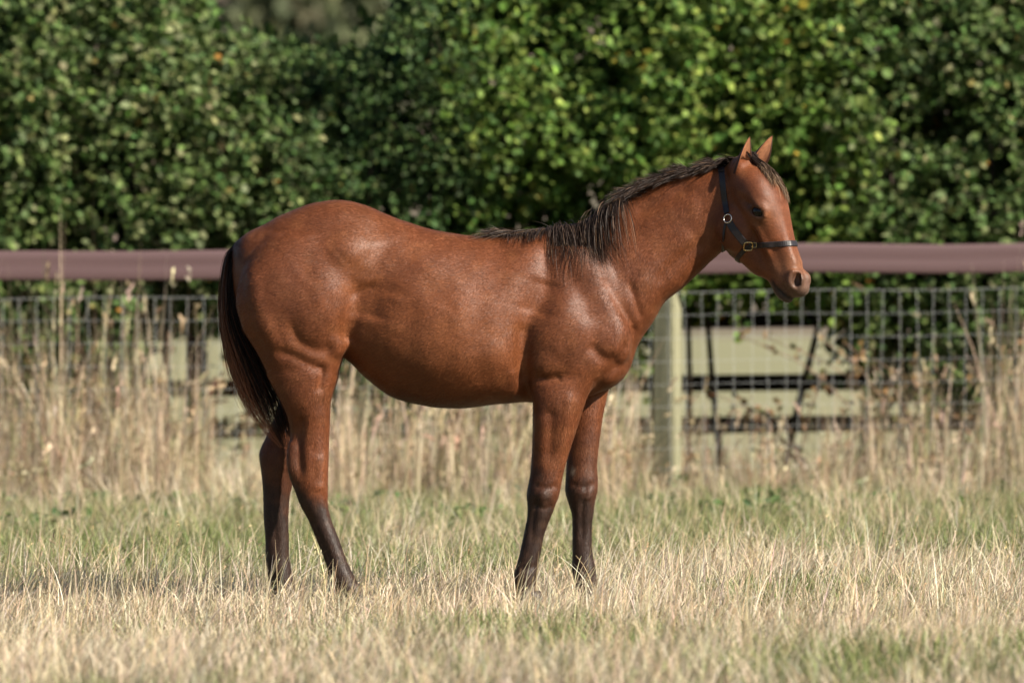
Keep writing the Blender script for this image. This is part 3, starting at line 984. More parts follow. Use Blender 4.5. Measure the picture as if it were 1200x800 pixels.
def ring(name, p, nn, R, r, mat, square=False):
    bm = bmesh.new(); N, M = 28, 8
    nn = Vector(nn).normalized(); up = Vector((0, 0, 1)); a = nn.cross(up).normalized(); b = a.cross(nn).normalized()
    vs = []
    for i in range(N):
        th = 2 * math.pi * i / N
        k = 1.0 if not square else 1.0 / max(abs(math.cos(th)), abs(math.sin(th))) ** .75
        d = a * math.cos(th) + b * math.sin(th)
        row = []
        for j in range(M):
            ph = 2 * math.pi * j / M
            row.append(bm.verts.new(Vector(p) + d * (R * k + r * math.cos(ph)) + nn * (r * math.sin(ph) + r)))
        vs.append(row)
    for i in range(N):
        for j in range(M):
            bm.faces.new((vs[i][j], vs[(i + 1) % N][j], vs[(i + 1) % N][(j + 1) % M], vs[i][(j + 1) % M]))
    bmesh.ops.recalc_face_normals(bm, faces=bm.faces)
    me = bpy.data.meshes.new(name); bm.to_mesh(me); bm.free()
    return link(name, me, mat, halter)

near_ring = cam_hit(853.5, 256.5)
square_ring = cam_hit(876.5, 288)
cheek = [cam_hit(*q) for q in ((855, 261), (859, 267.5), (864, 274), (869, 280.5), (874, 286))]
crown = [cam_hit(*q) for q in ((852, 250), (850, 238), (848, 224), (846.5, 210), (845.5, 198), (846, 190))]
for f in (lambda q: q, mirror_pn):
    strap("cheek_strap", f(cheek), .026)
    strap("crown_strap", f(crown), .021)
# crown over the poll
s0, t0_, v0_ = head_loc(np.array(crown[-1][0]))
over = [crown[-1]]
for a in np.linspace(-70, 70, 9)[::-1]:
    ra = math.radians(a)
    h = head_ray(s0 - .16 * math.cos(ra), t0_ + .02, .22 * math.sin(ra), s0 + .05, t0_ + .005, 0, .004)
    if h: over.append(h)
over.append(mirror_pn([crown[-1]])[0])
strap("poll_strap", over, .021)
# noseband
sr, tr_, vr = head_loc(np.array(square_ring[0]))
nosepn = []
hm = head_ray(.385, .2, 0, .385, -.05, 0)
sm, tm, _ = head_loc(np.array(cam_hit(924, 285.5)[0]))
for a in np.linspace(0, 180, 19):
    ra = math.radians(a)
    dt, dv = math.sin(ra), math.cos(ra)
    tcen = tr_ + .0
    def sline(t): return sr + (sm - sr) * (t - tr_) / (tm - tr_)
    h = head_ray(sline(tcen + .25 * dt), tcen + .25 * dt, .25 * dv, sline(tcen), tcen, 0, .003)
    if h: nosepn.append(h)
strap("noseband", nosepn, .020)
under = []
for a in np.linspace(0, -180, 15):
    ra = math.radians(a)
    h = head_ray(sr + .22 * .25 * -math.sin(ra), tr_ + .25 * math.sin(ra), .25 * math.cos(ra), sr, tr_, 0, .003)
    if h: under.append(h)
strap("chin_strap", under, .016)
throat = [cam_hit(*c_) for c_ in ((850.5, 262), (849, 270), (848, 280), (847.5, 289), (848, 296))]
for f in (lambda q: q, mirror_pn):
    strap("throat_strap", f(throat), .009)
for f in (lambda q: q, mirror_pn):
    p, nn = f([near_ring])[0]; ring("ring", p, nn, .0150, .0026, m_steel)
    p, nn = f([square_ring])[0]; ring("square_ring", p, nn, .0155, .0026, m_brass, True)
    pk = f([cam_hit(884, 287)])[0]; ring("buckle", pk[0], pk[1], .0085, .0016, m_brass, True)
print("halter", round(time.time() - T0, 1))
# ------------------------------------------------------------------ ground, far field, hill
def grid_mesh(name, xs, ys, zf):
    X, Y = np.meshgrid(xs, ys, indexing='ij')
    V = np.stack([X, Y, zf(X, Y)], 2).reshape(-1, 3)
    ny = len(ys)
    i, j = np.meshgrid(np.arange(len(xs) - 1), np.arange(ny - 1), indexing='ij')
    a = (i * ny + j).ravel()
    Q = np.stack([a, a + ny, a + ny + 1, a + 1], 1)
    return mesh_np(name, V, Q.ravel(), np.full(len(Q), 4))

def ground_mat(name, c1, c2, c3, sc=3.0):
    m, n, l, bs, out = mat_new(name)
    tc = node(n, "ShaderNodeTexCoord")
    a = node(n, "ShaderNodeTexNoise", in_Scale=sc, in_Detail=6.0, in_Roughness=.62)
    b = node(n, "ShaderNodeTexNoise", in_Scale=sc * 14, in_Detail=4.0, in_Roughness=.7)
    l.new(tc.outputs['Object'], a.inputs[0]); l.new(tc.outputs['Object'], b.inputs[0])
    r1 = node(n, "ShaderNodeValToRGB"); r1.color_ramp.elements[0].position = .35; r1.color_ramp.elements[1].position = .65
    r1.color_ramp.elements[0].color = (*c1, 1); r1.color_ramp.elements[1].color = (*c2, 1)
    mx = node(n, "ShaderNodeMixRGB"); mx.inputs[2].default_value = (*c3, 1)
    r2 = node(n, "ShaderNodeMapRange"); r2.inputs[1].default_value = .45; r2.inputs[2].default_value = .75
    l.new(a.outputs[0], r1.inputs[0]); l.new(b.outputs[0], r2.inputs[0]); l.new(r2.outputs[0], mx.inputs[0]); l.new(r1.outputs[0], mx.inputs[1])
    l.new(mx.outputs[0], bs.inputs['Base Color']); bs.inputs['Roughness'].default_value = .95; bs.inputs['Specular IOR Level'].default_value = .1
    bp = node(n, "ShaderNodeBump", in_Strength=.6, in_Distance=.03); l.new(b.outputs[0], bp.inputs['Height']); l.new(bp.outputs[0], bs.inputs['Normal'])
    return m

far = np.array([9, 13, 20, 40, 90, 220, 600, 1500.0])
xs = np.concatenate([-far[::-1], np.arange(-7, 7.01, .2), far])
ys = np.concatenate([[-900, -300, -120, -60, -35, -20, -12], np.arange(-8, 18.01, .2), [22, 30, 60, 120, 300, 700, 1800, 4000]])
ground = link("ground", grid_mesh("ground", xs, ys, ground_z), ground_mat("paddock_soil", (.085, .085, .035), (.15, .125, .065), (.06, .055, .03)))
tag(ground, kind="structure")
ffx = np.concatenate([-far[::-1], np.arange(-7, 7.1, 1.0), far])
ff = link("field", grid_mesh("field", ffx, np.array([18.6, 22, 30, 45, 70, 120, 200, 330, 520.0]), lambda X, Y: ground_z(X, Y) + .03), ground_mat("pale_pasture", (.22, .215, .125), (.27, .25, .155), (.19, .205, .11), .25))
tag(ff, kind="structure")
hx_ = np.linspace(-700, 700, 41); hy_ = np.linspace(330, 1500, 31)
hill = link("hill", grid_mesh("hill", hx_, hy_, lambda X, Y: -1 + 78 * smooth(330, 1150, Y) * (.8 + .35 * vnoise(X / 260, Y / 400, 8)) + 3 * vnoise(X / 40, Y / 40, 9)),
            ground_mat("ploughed_hillside", (.17, .12, .095), (.12, .125, .085), (.20, .15, .12), .006))
tag(hill, kind="structure")

# ------------------------------------------------------------------ leaves and blades as real geometry
def blades(x, y, z, h, w, lean, bend, c0, c1, segs=3, flat=None):
    """curved tapering grass blades; every array has one entry per blade"""
    n_ = len(x)
    t = np.linspace(0, 1, segs + 1)[None, :]
    dx, dy = np.cos(lean)[:, None], np.sin(lean)[:, None]
    hh, bb = h[:, None], bend[:, None]
    px = x[:, None] + dx * hh * bb * t ** 1.8
    py = y[:, None] + dy * hh * bb * t ** 1.8
    pz = z[:, None] + hh * t * (1 - .38 * np.minimum(bb, 1.2) * t)
    fa = (lean + math.pi / 2 + rng.normal(size=n_) * .5 if flat is None else flat)[:, None]
    ww = (w[:, None] * (1 - t ** 2.2) + .0006) * .5
    sx, sy = np.cos(fa) * ww, np.sin(fa) * ww
    Lf = np.stack([px - sx, py - sy, pz], 2); Rt = np.stack([px + sx, py + sy, pz], 2)
    V = np.stack([Lf, Rt], 2).reshape(-1, 3)
    a = (np.arange(n_) * (segs + 1) * 2)[:, None] + (np.arange(segs) * 2)[None, :]
    Q = np.stack([a, a + 1, a + 3, a + 2], 2).reshape(-1, 4)
    f = t[..., None]
    cc = c0[:, None, :] * (1 - f) + c1[:, None, :] * f
    cc = np.repeat(cc, 2, axis=1).reshape(-1, 3)
    tip = np.stack([px[:, -1], py[:, -1], pz[:, -1]], 1)
    tdir = tip - np.stack([px[:, -2], py[:, -2], pz[:, -2]], 1)
    return V, Q, cc, tip, tdir / (np.linalg.norm(tdir, axis=1)[:, None] + 1e-9)

LEAF = np.array([(0, 0, 0), (.30, .42, .12), (.68, .38, .10), (1, 0, -.05), (.68, -.38, .10), (.30, -.42, .12)])
def leaves(P, D, N, L, W, colr):
    """folded two-quad leaves: P base, D direction, N face normal, length, width factor"""
    D = D / (np.linalg.norm(D, axis=1)[:, None] + 1e-9)
    Sd = np.cross(N, D); Sd /= np.linalg.norm(Sd, axis=1)[:, None] + 1e-9
    N2 = np.cross(D, Sd)
    V = P[:, None, :] + L[:, None, None] * (LEAF[None, :, 0:1] * D[:, None, :] + (LEAF[None, :, 1:2] * W[:, None, None]) * Sd[:, None, :] + LEAF[None, :, 2:3] * N2[:, None, :])
    V = V.reshape(-1, 3)
    b = (np.arange(len(P)) * 6)[:, None]
    Q = np.stack([b + np.array([0, 1, 2, 3]), b + np.array([0, 3, 4, 5])], 1).reshape(-1, 4)
    return V, Q, np.repeat(colr, 6, axis=0)

def join(parts):
    Vs, Qs, Cs, off = [], [], [], 0
    for V, Q, c in parts:
        Vs.append(V); Qs.append(Q + off); Cs.append(c); off += len(V)
    return np.vstack(Vs), np.vstack(Qs), np.vstack(Cs)

def link_np(name, parts, mat, parent=None):
    V, Q, c = join(parts)
    return link(name, mesh_np(name, V, Q.ravel(), np.full(len(Q), 4), c), mat, parent)

def pick(pal, n_, wts=None, jit=.18):
    pal = np.array(pal, float)
    i = rng.choice(len(pal), n_, p=None if wts is None else np.array(wts) / sum(wts))
    return pal[i] * (1 + jit * rng.normal(size=(n_, 1))).clip(.4, 1.8) * (1 + .06 * rng.normal(size=(n_, 3)))

STRAW = [(.64, .54, .37), (.54, .43, .28), (.72, .63, .47), (.42, .33, .21), (.66, .57, .43)]
GREEN = [(.18, .235, .075), (.24, .28, .10), (.13, .185, .055), (.33, .33, .15)]
m_grass = tint_mat("grass_blades", .55, .25, .30)
m_leaf = tint_mat("hedge_leaves", .6, .2, .25)
m_bark = simple_mat("dark_bark", (.045, .035, .027), .9, .15, 0, .35, 30, .5)

def meadow(n_, ymin, ymax):
    """random points over the part of the paddock in front of the camera, denser nearer"""
    y = ymin + (ymax - ymin) * rng.random(n_)
    half = 600 * (CAM_D + y) / FPX + 1.1
    x = (rng.random(n_) * 2 - 1) * half
    return x, y

def seed_heads(tip, tdir, size, colr, per=7):
    n_ = len(tip)
    P, D, N, L, W, Cc = [], [], [], [], [], []
    for k in range(per):
        f = k / per
        P.append(tip - tdir * (size * f)[:, None])
        D.append(tdir + rng.normal(size=(n_, 3)) * .35)
        N.append(rng.normal(size=(n_, 3)))
        L.append(size * (.30 + .15 * rng.random(n_))); W.append(np.full(n_, .5)); Cc.append(colr * (.8 + .4 * rng.random((n_, 1))))
    return leaves(np.vstack(P), np.vstack(D), np.vstack(N), np.concatenate(L), np.concatenate(W), np.vstack(Cc))

def green_mask(x, y):
    g = vnoise(x * .9 + 11, y * .42, 41) * .6 + vnoise(x * 2.4, y * 1.1 + 7, 42) * .4
    bias = np.interp(y, [-7, -3, -.6, 1.2, 3, 9, 12], [-.10, -.08, -.14, .02, .30, .32, .20])
    return smooth(.34, .74, g + bias)

parts = []
# short green undergrowth
x, y = meadow(115000, -6.6, 13.0)
gm = green_mask(x, y)
h = (.050 + .055 * rng.random(len(x))) * (.75 + .85 * gm) * (1 + .45 * smooth(1, 3.5, y))
c1 = pick(GREEN, len(x)); dry = pick(STRAW, len(x))
k_ = (rng.random(len(x)) > gm * .8 + .10)[:, None]
c = np.where(k_, dry * .9, c1)
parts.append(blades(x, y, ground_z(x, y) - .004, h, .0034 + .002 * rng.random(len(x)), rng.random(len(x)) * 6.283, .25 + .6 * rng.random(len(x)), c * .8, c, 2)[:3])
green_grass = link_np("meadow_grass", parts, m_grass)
tag(green_grass, "short green and straw coloured grass covering the paddock floor", "grass", kind="stuff")

parts = []
# straw: dense bleached blades, wind-blown towards the right
x, y = meadow(160000, -6.6, 12.6)
gm = green_mask(x, y); cl_ = vnoise(x * 3.1, y * 2.2, 44)
keep = rng.random(len(x)) < (1 - .82 * gm) * (.45 + .75 * cl_)
x, y, gm, cl_ = x[keep], y[keep], gm[keep], cl_[keep]
h = (.075 + .105 * rng.random(len(x)) ** 1.4) * (.6 + .8 * cl_) * np.interp(y, [-6, -3, -.3, .6, 4, 12], [1.05, .88, .74, 1.0, 1.15, 1.5])
c = pick(STRAW, len(x), jit=.28) * (.78 + .4 * vnoise(x * 5, y * 3, 48))[:, None]
lean = rng.normal(size=len(x)) * 1.3 + .35
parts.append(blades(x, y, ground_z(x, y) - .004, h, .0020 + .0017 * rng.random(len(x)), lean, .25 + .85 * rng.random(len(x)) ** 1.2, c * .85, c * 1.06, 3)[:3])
# tussocks that break up the sward
for k in range(190):
    cy_ = -4.5 + 16.0 * rng.random(); cx_ = (rng.random() * 2 - 1) * (600 * (CAM_D + cy_) / FPX + .8)
    m = int(26 + 40 * rng.random()); sz = float(np.interp(cy_, [-4, 0, 3, 11], [.13, .13, .22, .36])) * (.7 + .5 * rng.random())
    rad = .05 + .07 * rng.random()
    ox, oy = rng.normal(size=m) * rad, rng.normal(size=m) * rad
    x, y = cx_ + ox, cy_ + oy
    c = pick(STRAW, m, jit=.15) * (.85 + .35 * rng.random())
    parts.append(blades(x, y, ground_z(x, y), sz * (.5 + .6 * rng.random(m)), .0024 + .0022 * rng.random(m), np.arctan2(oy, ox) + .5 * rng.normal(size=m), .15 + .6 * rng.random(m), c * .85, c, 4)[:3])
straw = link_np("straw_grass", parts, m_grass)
tag(straw, "bleached straw coloured grass growing thickly round the horse's feet", "grass", kind="stuff")

parts = []
# thin flowering stalks with seed heads standing above it
x, y = meadow(12000, -5.5, 11.5)
cl_ = vnoise(x * 1.3 + 5, y * .9, 46)
keep = rng.random(len(x)) < .25 + .9 * smooth(.35, .8, cl_)
x, y = x[keep], y[keep]
h = .13 + .17 * rng.random(len(x)) ** 1.7 + .04 * (y > 1)
c = pick([(.58, .46, .28), (.50, .38, .22), (.66, .55, .38)], len(x))
r_ = blades(x, y, ground_z(x, y), h, .0018 + .0010 * rng.random(len(x)), rng.normal(size=len(x)) * 1.1 + .2, .1 + .65 * rng.random(len(x)) ** 1.5, c, c * 1.05, 5)
parts.append(r_[:3])
sel = rng.random(len(x)) < .2
parts.append(seed_heads(r_[3][sel], r_[4][sel], .014 + .016 * rng.random(sel.sum()), c[sel] * .95, 6))
# long pale wisps round the horse's feet, where the picture is sharp
x, y = meadow(9000, -2.2, 3.2)
cl_ = vnoise(x * 2.1 + 5, y * 1.4, 47)
keep = rng.random(len(x)) < smooth(.25, .8, cl_) + .1
x, y = x[keep], y[keep]
h = .12 + .17 * rng.random(len(x)) ** 1.6
c = pick([(.72, .62, .45), (.62, .51, .34), (.78, .70, .55)], len(x), jit=.12)
parts.append(blades(x, y, ground_z(x, y), h, .0020 + .0016 * rng.random(len(x)), rng.normal(size=len(x)) * 1.3 + .3, .15 + 1.0 * rng.random(len(x)) ** 1.4, c * .95, c, 6)[:3])
stalks = link_np("seeding_grass", parts, m_grass)
tag(stalks, "thin pale grass stalks with seed heads rising above the straw", "grass", kind="stuff")
print("meadow", round(time.time() - T0, 1))

# ------------------------------------------------------------------ paddock fence: posts, mauve top rail, wire netting
FY = 12.5
def fz(x): return float(0.0104 * min(max(x, -7), 7))
def fpx(px, y=FY): return (px - 600) * (CAM_D + y) / FPX
def fpz(py, y=FY): return CAM_H + (HOR - py) * (CAM_D + y) / FPX
m_rail, n, l, bs, out = mat_new("mauve_rail")
tc = node(n, "ShaderNodeTexCoord"); mp = node(n, "ShaderNodeMapping"); mp.inputs['Scale'].default_value = (.6, 1, 60)
nz = node(n, "ShaderNodeTexNoise", in_Scale=1.5, in_Detail=5.0, in_Roughness=.6)
l.new(tc.outputs['Object'], mp.inputs[0]); l.new(mp.outputs[0], nz.inputs[0])
cr = node(n, "ShaderNodeValToRGB"); cr.color_ramp.elements[0].position = .3; cr.color_ramp.elements[1].position = .7
cr.color_ramp.elements[0].color = (.108, .063, .065, 1); cr.color_ramp.elements[1].color = (.138, .084, .086, 1)
l.new(nz.outputs[0], cr.inputs[0]); l.new(cr.outputs[0], bs.inputs['Base Color'])
bs.inputs['Roughness'].default_value = .48
m_post = simple_mat("weathered_post", (.23, .225, .145), .9, .15, 0, .35, 14, .4)
n = m_post.node_tree.nodes; l = m_post.node_tree.links
mp = node(n, "ShaderNodeMapping"); mp.inputs['Scale'].default_value = (1, 1, .08)
l.new([q for q in n if q.type == 'TEX_COORD'][0].outputs['Object'], mp.inputs[0]); l.new(mp.outputs[0], [q for q in n if q.type == 'TEX_NOISE'][0].inputs[0])
m_wire = simple_mat("galvanised_wire", (.50, .52, .51), .5, .5, .0, .2, 30)

fence = empty("paddock_fence", (0, FY, 0))
tag(fence, "wire netting paddock fence with a mauve top rail and weathered post", "fence")
# rail: long extruded profile with soft ribs
zc = fpz(307)
prof = []
for a in np.linspace(-1, 1, 25):
    prof.append((-.012 - .006 * (1 - abs(a) ** 8) + .0008 * math.cos(a * math.pi * 2.0), a * .077))
prof += [(.012, .073), (.012, -.073)]
V, Fc = [], []
rx = np.arange(-8.0, 8.01, .25)
for X in rx:
    wob = .006 * math.sin(X * 1.9) + .004 * math.sin(X * 4.3 + 1)
    for (dy, dz) in prof: V.append((X, FY - .085 + dy, zc + fz(X) + dz + wob))
K = len(prof)
for i in range(len(rx) - 1):
    for j in range(K): Fc.append((i * K + j, (i + 1) * K + j, (i + 1) * K + (j + 1) % K, i * K + (j + 1) % K))
Fc.append(tuple(range(K))); Fc.append(tuple(range(len(V) - K, len(V)))[::-1])
link("top_rail", mesh_py("top_rail", V, Fc), m_rail, fence)
# posts
bm = bmesh.new()
bmesh.ops.create_cube(bm, size=1, matrix=Matrix.Diagonal((.122, .122, 1.62, 1)))
bmesh.ops.bevel(bm, geom=[e for e in bm.edges if abs(e.verts[0].co.z - e.verts[1].co.z) > 1], offset=.012, segments=3, affect='EDGES')
bmesh.ops.bevel(bm, geom=[e for e in bm.edges if e.verts[0].co.z > .8 and e.verts[1].co.z > .8 and e.is_boundary is False and len([f for f in e.link_faces if abs(f.normal.z) > .9]) == 1], offset=.006, segments=2, affect='EDGES')
pm = bpy.data.meshes.new("fence_post"); bm.to_mesh(pm); bm.free(); pm.materials.append(m_post)
for X in (fpx(782) - 3.75, fpx(782), fpx(782) + 3.75):
    o = bpy.data.objects.new("fence_post", pm); C.objects.link(o); o.parent = fence
    o.location = Vector((X, FY + .02, fz(X) + .585)) - fence.location; o.rotation_euler = (0, 0, math.radians(-24))
# netting
net = empty("netting"); net.parent = fence
def wire(name, pts, r, nseg=5):
    V, Fc = [], []
    for i, p in enumerate(pts):
        p = Vector(p); tg = (Vector(pts[min(i + 1, len(pts) - 1)]) - Vector(pts[max(i - 1, 0)])).normalized()
        a = tg.cross(Vector((0, 1, .01))).normalized() if abs(tg.y) < .9 else Vector((1, 0, 0)); b = tg.cross(a)
        for k in range(nseg):
            th = 2 * math.pi * k / nseg
            V.append(p + a * (r * math.cos(th)) + b * (r * math.sin(th)))
    for i in range(len(pts) - 1):
        for k in range(nseg): Fc.append((i * nseg + k, i * nseg + (k + 1) % nseg, (i + 1) * nseg + (k + 1) % nseg, (i + 1) * nseg + k))
    return mesh_py(name, V, Fc)
ztop = fpz(344)
NY = -.068 - .03
HW = [ztop - i * d_ for i, d_ in enumerate([0])] + [ztop - q for q in (.121, .242, .363, .484, .600, .712, .82, .925, 1.03)]
step = 19.4 * (CAM_D + FY) / FPX
wire_variants = []
for v_ in range(4):
    pts = [(.0035 * math.sin(3 * i * .7 + v_) * (i % 2), 0, -i * .121 * .5) for i in range(19)]
    wm = wire("vertical_wire", pts, .0010); wm.materials.append(m_wire); wire_variants.append(wm)
nx_ = int(4.5 / step)
for i in range(-nx_, nx_ + 1):
    X = i * step + fpx(782.5) % step
    o = bpy.data.objects.new("vertical_wire", wire_variants[i % 4]); C.objects.link(o); o.parent = net
    o.location = (X + .004 * rng.normal(), NY, ztop + fz(X)); o.rotation_euler = (0, .012 * rng.normal(), 0)
hm_ = None
for k, Z in enumerate(HW):
    if hm_ is None or k == 1:
        pts = [(X, .0, fz(X) + .004 * math.sin(X * 5 + k)) for X in np.arange(-4.6, 4.61, .12)]
        hm_ = wire("horizontal_wire", pts, .0008 if k else .0011); hm_.materials.append(m_wire)
    o = bpy.data.objects.new("horizontal_wire", hm_); C.objects.link(o); o.parent = net
    o.location = (0, NY - .003, Z)
print("fence", round(time.time() - T0, 1))

# ------------------------------------------------------------------ old post-and-rail fence behind the hedge
RY = 16.4
m_dark = simple_mat("creosoted_wood", (.030, .025, .021), .85, .2, 0, .35, 12, .3)
rear = empty("post_and_rail_fence", (0, RY, 0))
tag(rear, "dark post-and-rail fence half hidden behind the hedge bottom", "fence")
def bar(name, size, bev=.008):
    bm = bmesh.new(); bmesh.ops.create_cube(bm, size=1, matrix=Matrix.Diagonal((*size, 1)))
    bmesh.ops.bevel(bm, geom=list(bm.edges), offset=bev, segments=2, affect='EDGES')
    me = bpy.data.meshes.new(name); bm.to_mesh(me); bm.free(); return me
rp, rr_ = bar("post", (.12, .10, 1.45)), bar("rail", (2.74, .04, .098))
rp.materials.append(m_dark); rr_.materials.append(m_dark)
x0_ = fpx(231, RY)
for i in range(-1, 4):
    X = x0_ + i * 2.7
    o = bpy.data.objects.new("post", rp); C.objects.link(o); o.parent = rear; o.location = (X, 0, fz(X) + .55)
    if i < 3:
        for Z in (fpz(377, RY), fpz(451, RY), fpz(500, RY)):
            o = bpy.data.objects.new("rail", rr_); C.objects.link(o); o.parent = rear
            o.location = (X + 1.35, -.085 - .004 * (i % 2), Z + fz(X + 1.35)); o.rotation_euler = (0, -.0104, 0)

# ------------------------------------------------------------------ hedge: one shrub after another
def tube(name, pts, r0, r1, nseg=8):
    V, Fc = [], []
    pts = [Vector(p) for p in pts]
    for i, p in enumerate(pts):
        tg = (pts[min(i + 1, len(pts) - 1)] - pts[max(i - 1, 0)]).normalized()
        a = tg.cross(Vector((.3, 1, .1))).normalized(); b = tg.cross(a)
        r = r0 + (r1 - r0) * i / (len(pts) - 1)
        for k in range(nseg):
            th = 2 * math.pi * k / nseg
            V.append(p + a * (r * math.cos(th)) + b * (r * math.sin(th)))
    for i in range(len(pts) - 1):
        for k in range(nseg): Fc.append((i * nseg + k, i * nseg + (k + 1) % nseg, (i + 1) * nseg + (k + 1) % nseg, (i + 1) * nseg + k))
    Fc.append(tuple(range(nseg))[::-1]); Fc.append(tuple(range((len(pts) - 1) * nseg, len(pts) * nseg)))
    return mesh_py(name, V, Fc)

PAL_OLIVE = [(.070, .115, .030), (.050, .088, .025), (.110, .150, .050), (.17, .19, .085), (.26, .21, .07)]
PAL_DARK = [(.045, .085, .024), (.035, .068, .022), (.065, .105, .030), (.09, .125, .045), (.20, .17, .05)]
PAL_FRESH = [(.085, .145, .026), (.060, .115, .024), (.125, .185, .038), (.19, .235, .055), (.36, .27, .04)]
def shrub(x0, x1, zbot, ztop_, pal, lsize, dens, label, stems, wts=(4, 4, 3, 1.4, .06), front=13.75, back=15.5):
    root = empty("hedge_shrub", ((x0 + x1) / 2, 14.6, 0))
    tag(root, label, "shrub", "hedge shrubs behind the paddock fence")
    W = x1 - x0
    ntw = int(W * 4.8 * dens)
    P, D = [], []
    parts = []
    for layer, (share, d0, d1) in enumerate(((.42, 0, .50), (.40, .50, 1.3), (.18, 1.1, 1.7))):
        m = int(ntw * share)
        X = x0 - .12 + (W + .24) * rng.random(m)
        zb, zt = zbot(X), ztop_(X)
        if layer == 2: zb = zb + .14
        Z = zb + (zt - zb) * rng.random(m)
        bulge = .28 * vnoise(X * 1.7 + 3, Z * 1.9, 51) + .20 * vnoise(X * 4.3, Z * 4.6 + 9, 52)
        rnd = .35 * smooth(.7, 1.0, (Z - zb) / (zt - zb)) + .25 * smooth(.18, 0, (Z - zb) / (zt - zb))
        depth = (d0 + (d1 - d0) * rng.random(m) ** 1.3)
        Y = front + bulge + rnd + depth
        hole = vnoise(X * 3.2 + 20, Z * 3.4, 53)
        keep = ~((hole < .17) & (depth < .45))
        X, Y, Z, depth = X[keep], Y[keep], Z[keep], depth[keep]
        m = len(X)
        tw = np.stack([rng.normal(size=m) * .8, -.55 - .5 * rng.random(m), .25 + .6 * rng.normal(size=m)], 1)
        tw /= np.linalg.norm(tw, axis=1)[:, None]
        tl = .10 + .16 * rng.random(m)
        tone = (1 + .22 * rng.normal(size=m)).clip(.5, 1.6)
        nl = 10
        for k in range(nl):
            f = (k + rng.random(m)) / nl
            base = np.stack([X, Y, Z], 1) + tw * (tl * f)[:, None] + rng.normal(size=(m, 3)) * .018
            D = tw * .5 + rng.normal(size=(m, 3)) * .7; D[:, 2] -= .15
            Nn = np.array([0, -.7, .75])[None, :] + rng.normal(size=(m, 3)) * .65
            L = lsize * (.62 + .7 * rng.random(m)) * (.84, 1.25, 2.1)[layer]
            c = pick(pal, m, wts, .2) * tone[:, None] * 1.15
            orange = rng.random(m) < .002
            c[orange] = (.34, .17, .035)
            parts.append(leaves(base, D, Nn, L, .72 + .35 * rng.random(m), c))
        # fine twigs carrying the leaves
        s2 = rng.random(m) < .35
        b0 = np.stack([X, Y, Z], 1)[s2]
        t_ = b0 + tw[s2] * (tl[s2] * 1.1)[:, None]
        wv = np.array([.003, 0, .002])
        Vt = np.stack([b0 - wv, b0 + wv, t_ + wv * .4, t_ - wv * .4], 1).reshape(-1, 3)
        Qt = np.arange(len(b0) * 4).reshape(-1, 4)
        parts.append((Vt, Qt, np.tile(np.array([[.07, .055, .035]]), (len(Vt), 1))))
    fo = link_np("foliage", parts, m_leaf, root)
    fo["kind"] = "stuff"
    for (bx, lean_, r) in stems:
        y0 = 14.7 + .25 * rng.normal()
        z0 = fz(bx)
        pts = [(bx + lean_ * t + .03 * math.sin(5 * t + bx * 7), y0 + .05 * math.sin(4 * t + bx), z0 - .05 + 2.0 * t) for t in np.linspace(0, 1, 9)]
        link("stem", tube("stem", pts, r, r * .45), m_bark, root)
    return root

HY = 14.2
def hx2(px): return fpx(px, HY)
zb_l = lambda X: np.interp(X, [hx2(0), hx2(160), hx2(180), hx2(268), hx2(300), hx2(400)], [.40, .42, 1.0, 1.0, .55, .35]) + .10 * (vnoise(X * 6, X * 0, 61) - .5)
zb_m = lambda X: .40 + .12 * (vnoise(X * 5, X * 0, 62) - .5)
zb_r = lambda X: np.interp(X, [hx2(700), hx2(775), hx2(800), hx2(990), hx2(1030), hx2(1200)], [.40, .97, 1.04, 1.04, .62, .42]) + .08 * (vnoise(X * 6, X * 0, 63) - .5)
def top_of(base): return lambda X: base + .25 * (vnoise(X * 2.2, X * 0, 64) - .5) - np.interp(X, [hx2(180), hx2(250), hx2(300), hx2(380), hx2(440), hx2(480)], [0, .68, .68, .88, .88, 0])
T = top_of(3.25)
shrub(hx2(-420), hx2(60), zb_l, T, PAL_OLIVE, .058, 330, "olive green hedge shrub reaching the photo's left edge", [(hx2(-60), .1, .03), (hx2(20), -.1, .03)])
shrub(hx2(60), hx2(350), zb_l, T, PAL_OLIVE, .060, 330, "loose olive hedge shrub above the tall dry weeds, with pale upper leaves", [(hx2(120), .12, .03), (hx2(192), -.05, .028), (hx2(215), .1, .022)], (4, 3, 4, 2.4, .08))
shrub(hx2(350), hx2(545), zb_m, T, PAL_DARK, .040, 560, "small-leaved dark green shrub rising behind the horse's croup", [(hx2(420), .1, .03), (hx2(500), .05, .03)])
shrub(hx2(545), hx2(790), zb_r, T, PAL_FRESH, .055, 360, "fresh green hedge shrub behind the horse's mane", [(hx2(610), .1, .03), (hx2(700), -.1, .03), (hx2(800), .06, .02)])
shrub(hx2(790), hx2(990), zb_r, T, PAL_FRESH, .062, 340, "broad-leaved bright green hedge shrub behind the horse's ears", [(hx2(846), -.06, .022), (hx2(925), .35, .025), (hx2(1005), .18, .034)], (4, 3, 4, 2.2, .12))
shrub(hx2(990), hx2(1620), zb_r, T, PAL_OLIVE, .056, 340, "mixed green hedge shrub reaching the photo's right edge", [(hx2(1022), .3, .03), (hx2(1080), -.2, .028), (hx2(1150), .1, .03), (hx2(1190), -.1, .026)], (5, 5, 3, 1.4, .08))
print("hedge", round(time.time() - T0, 1))

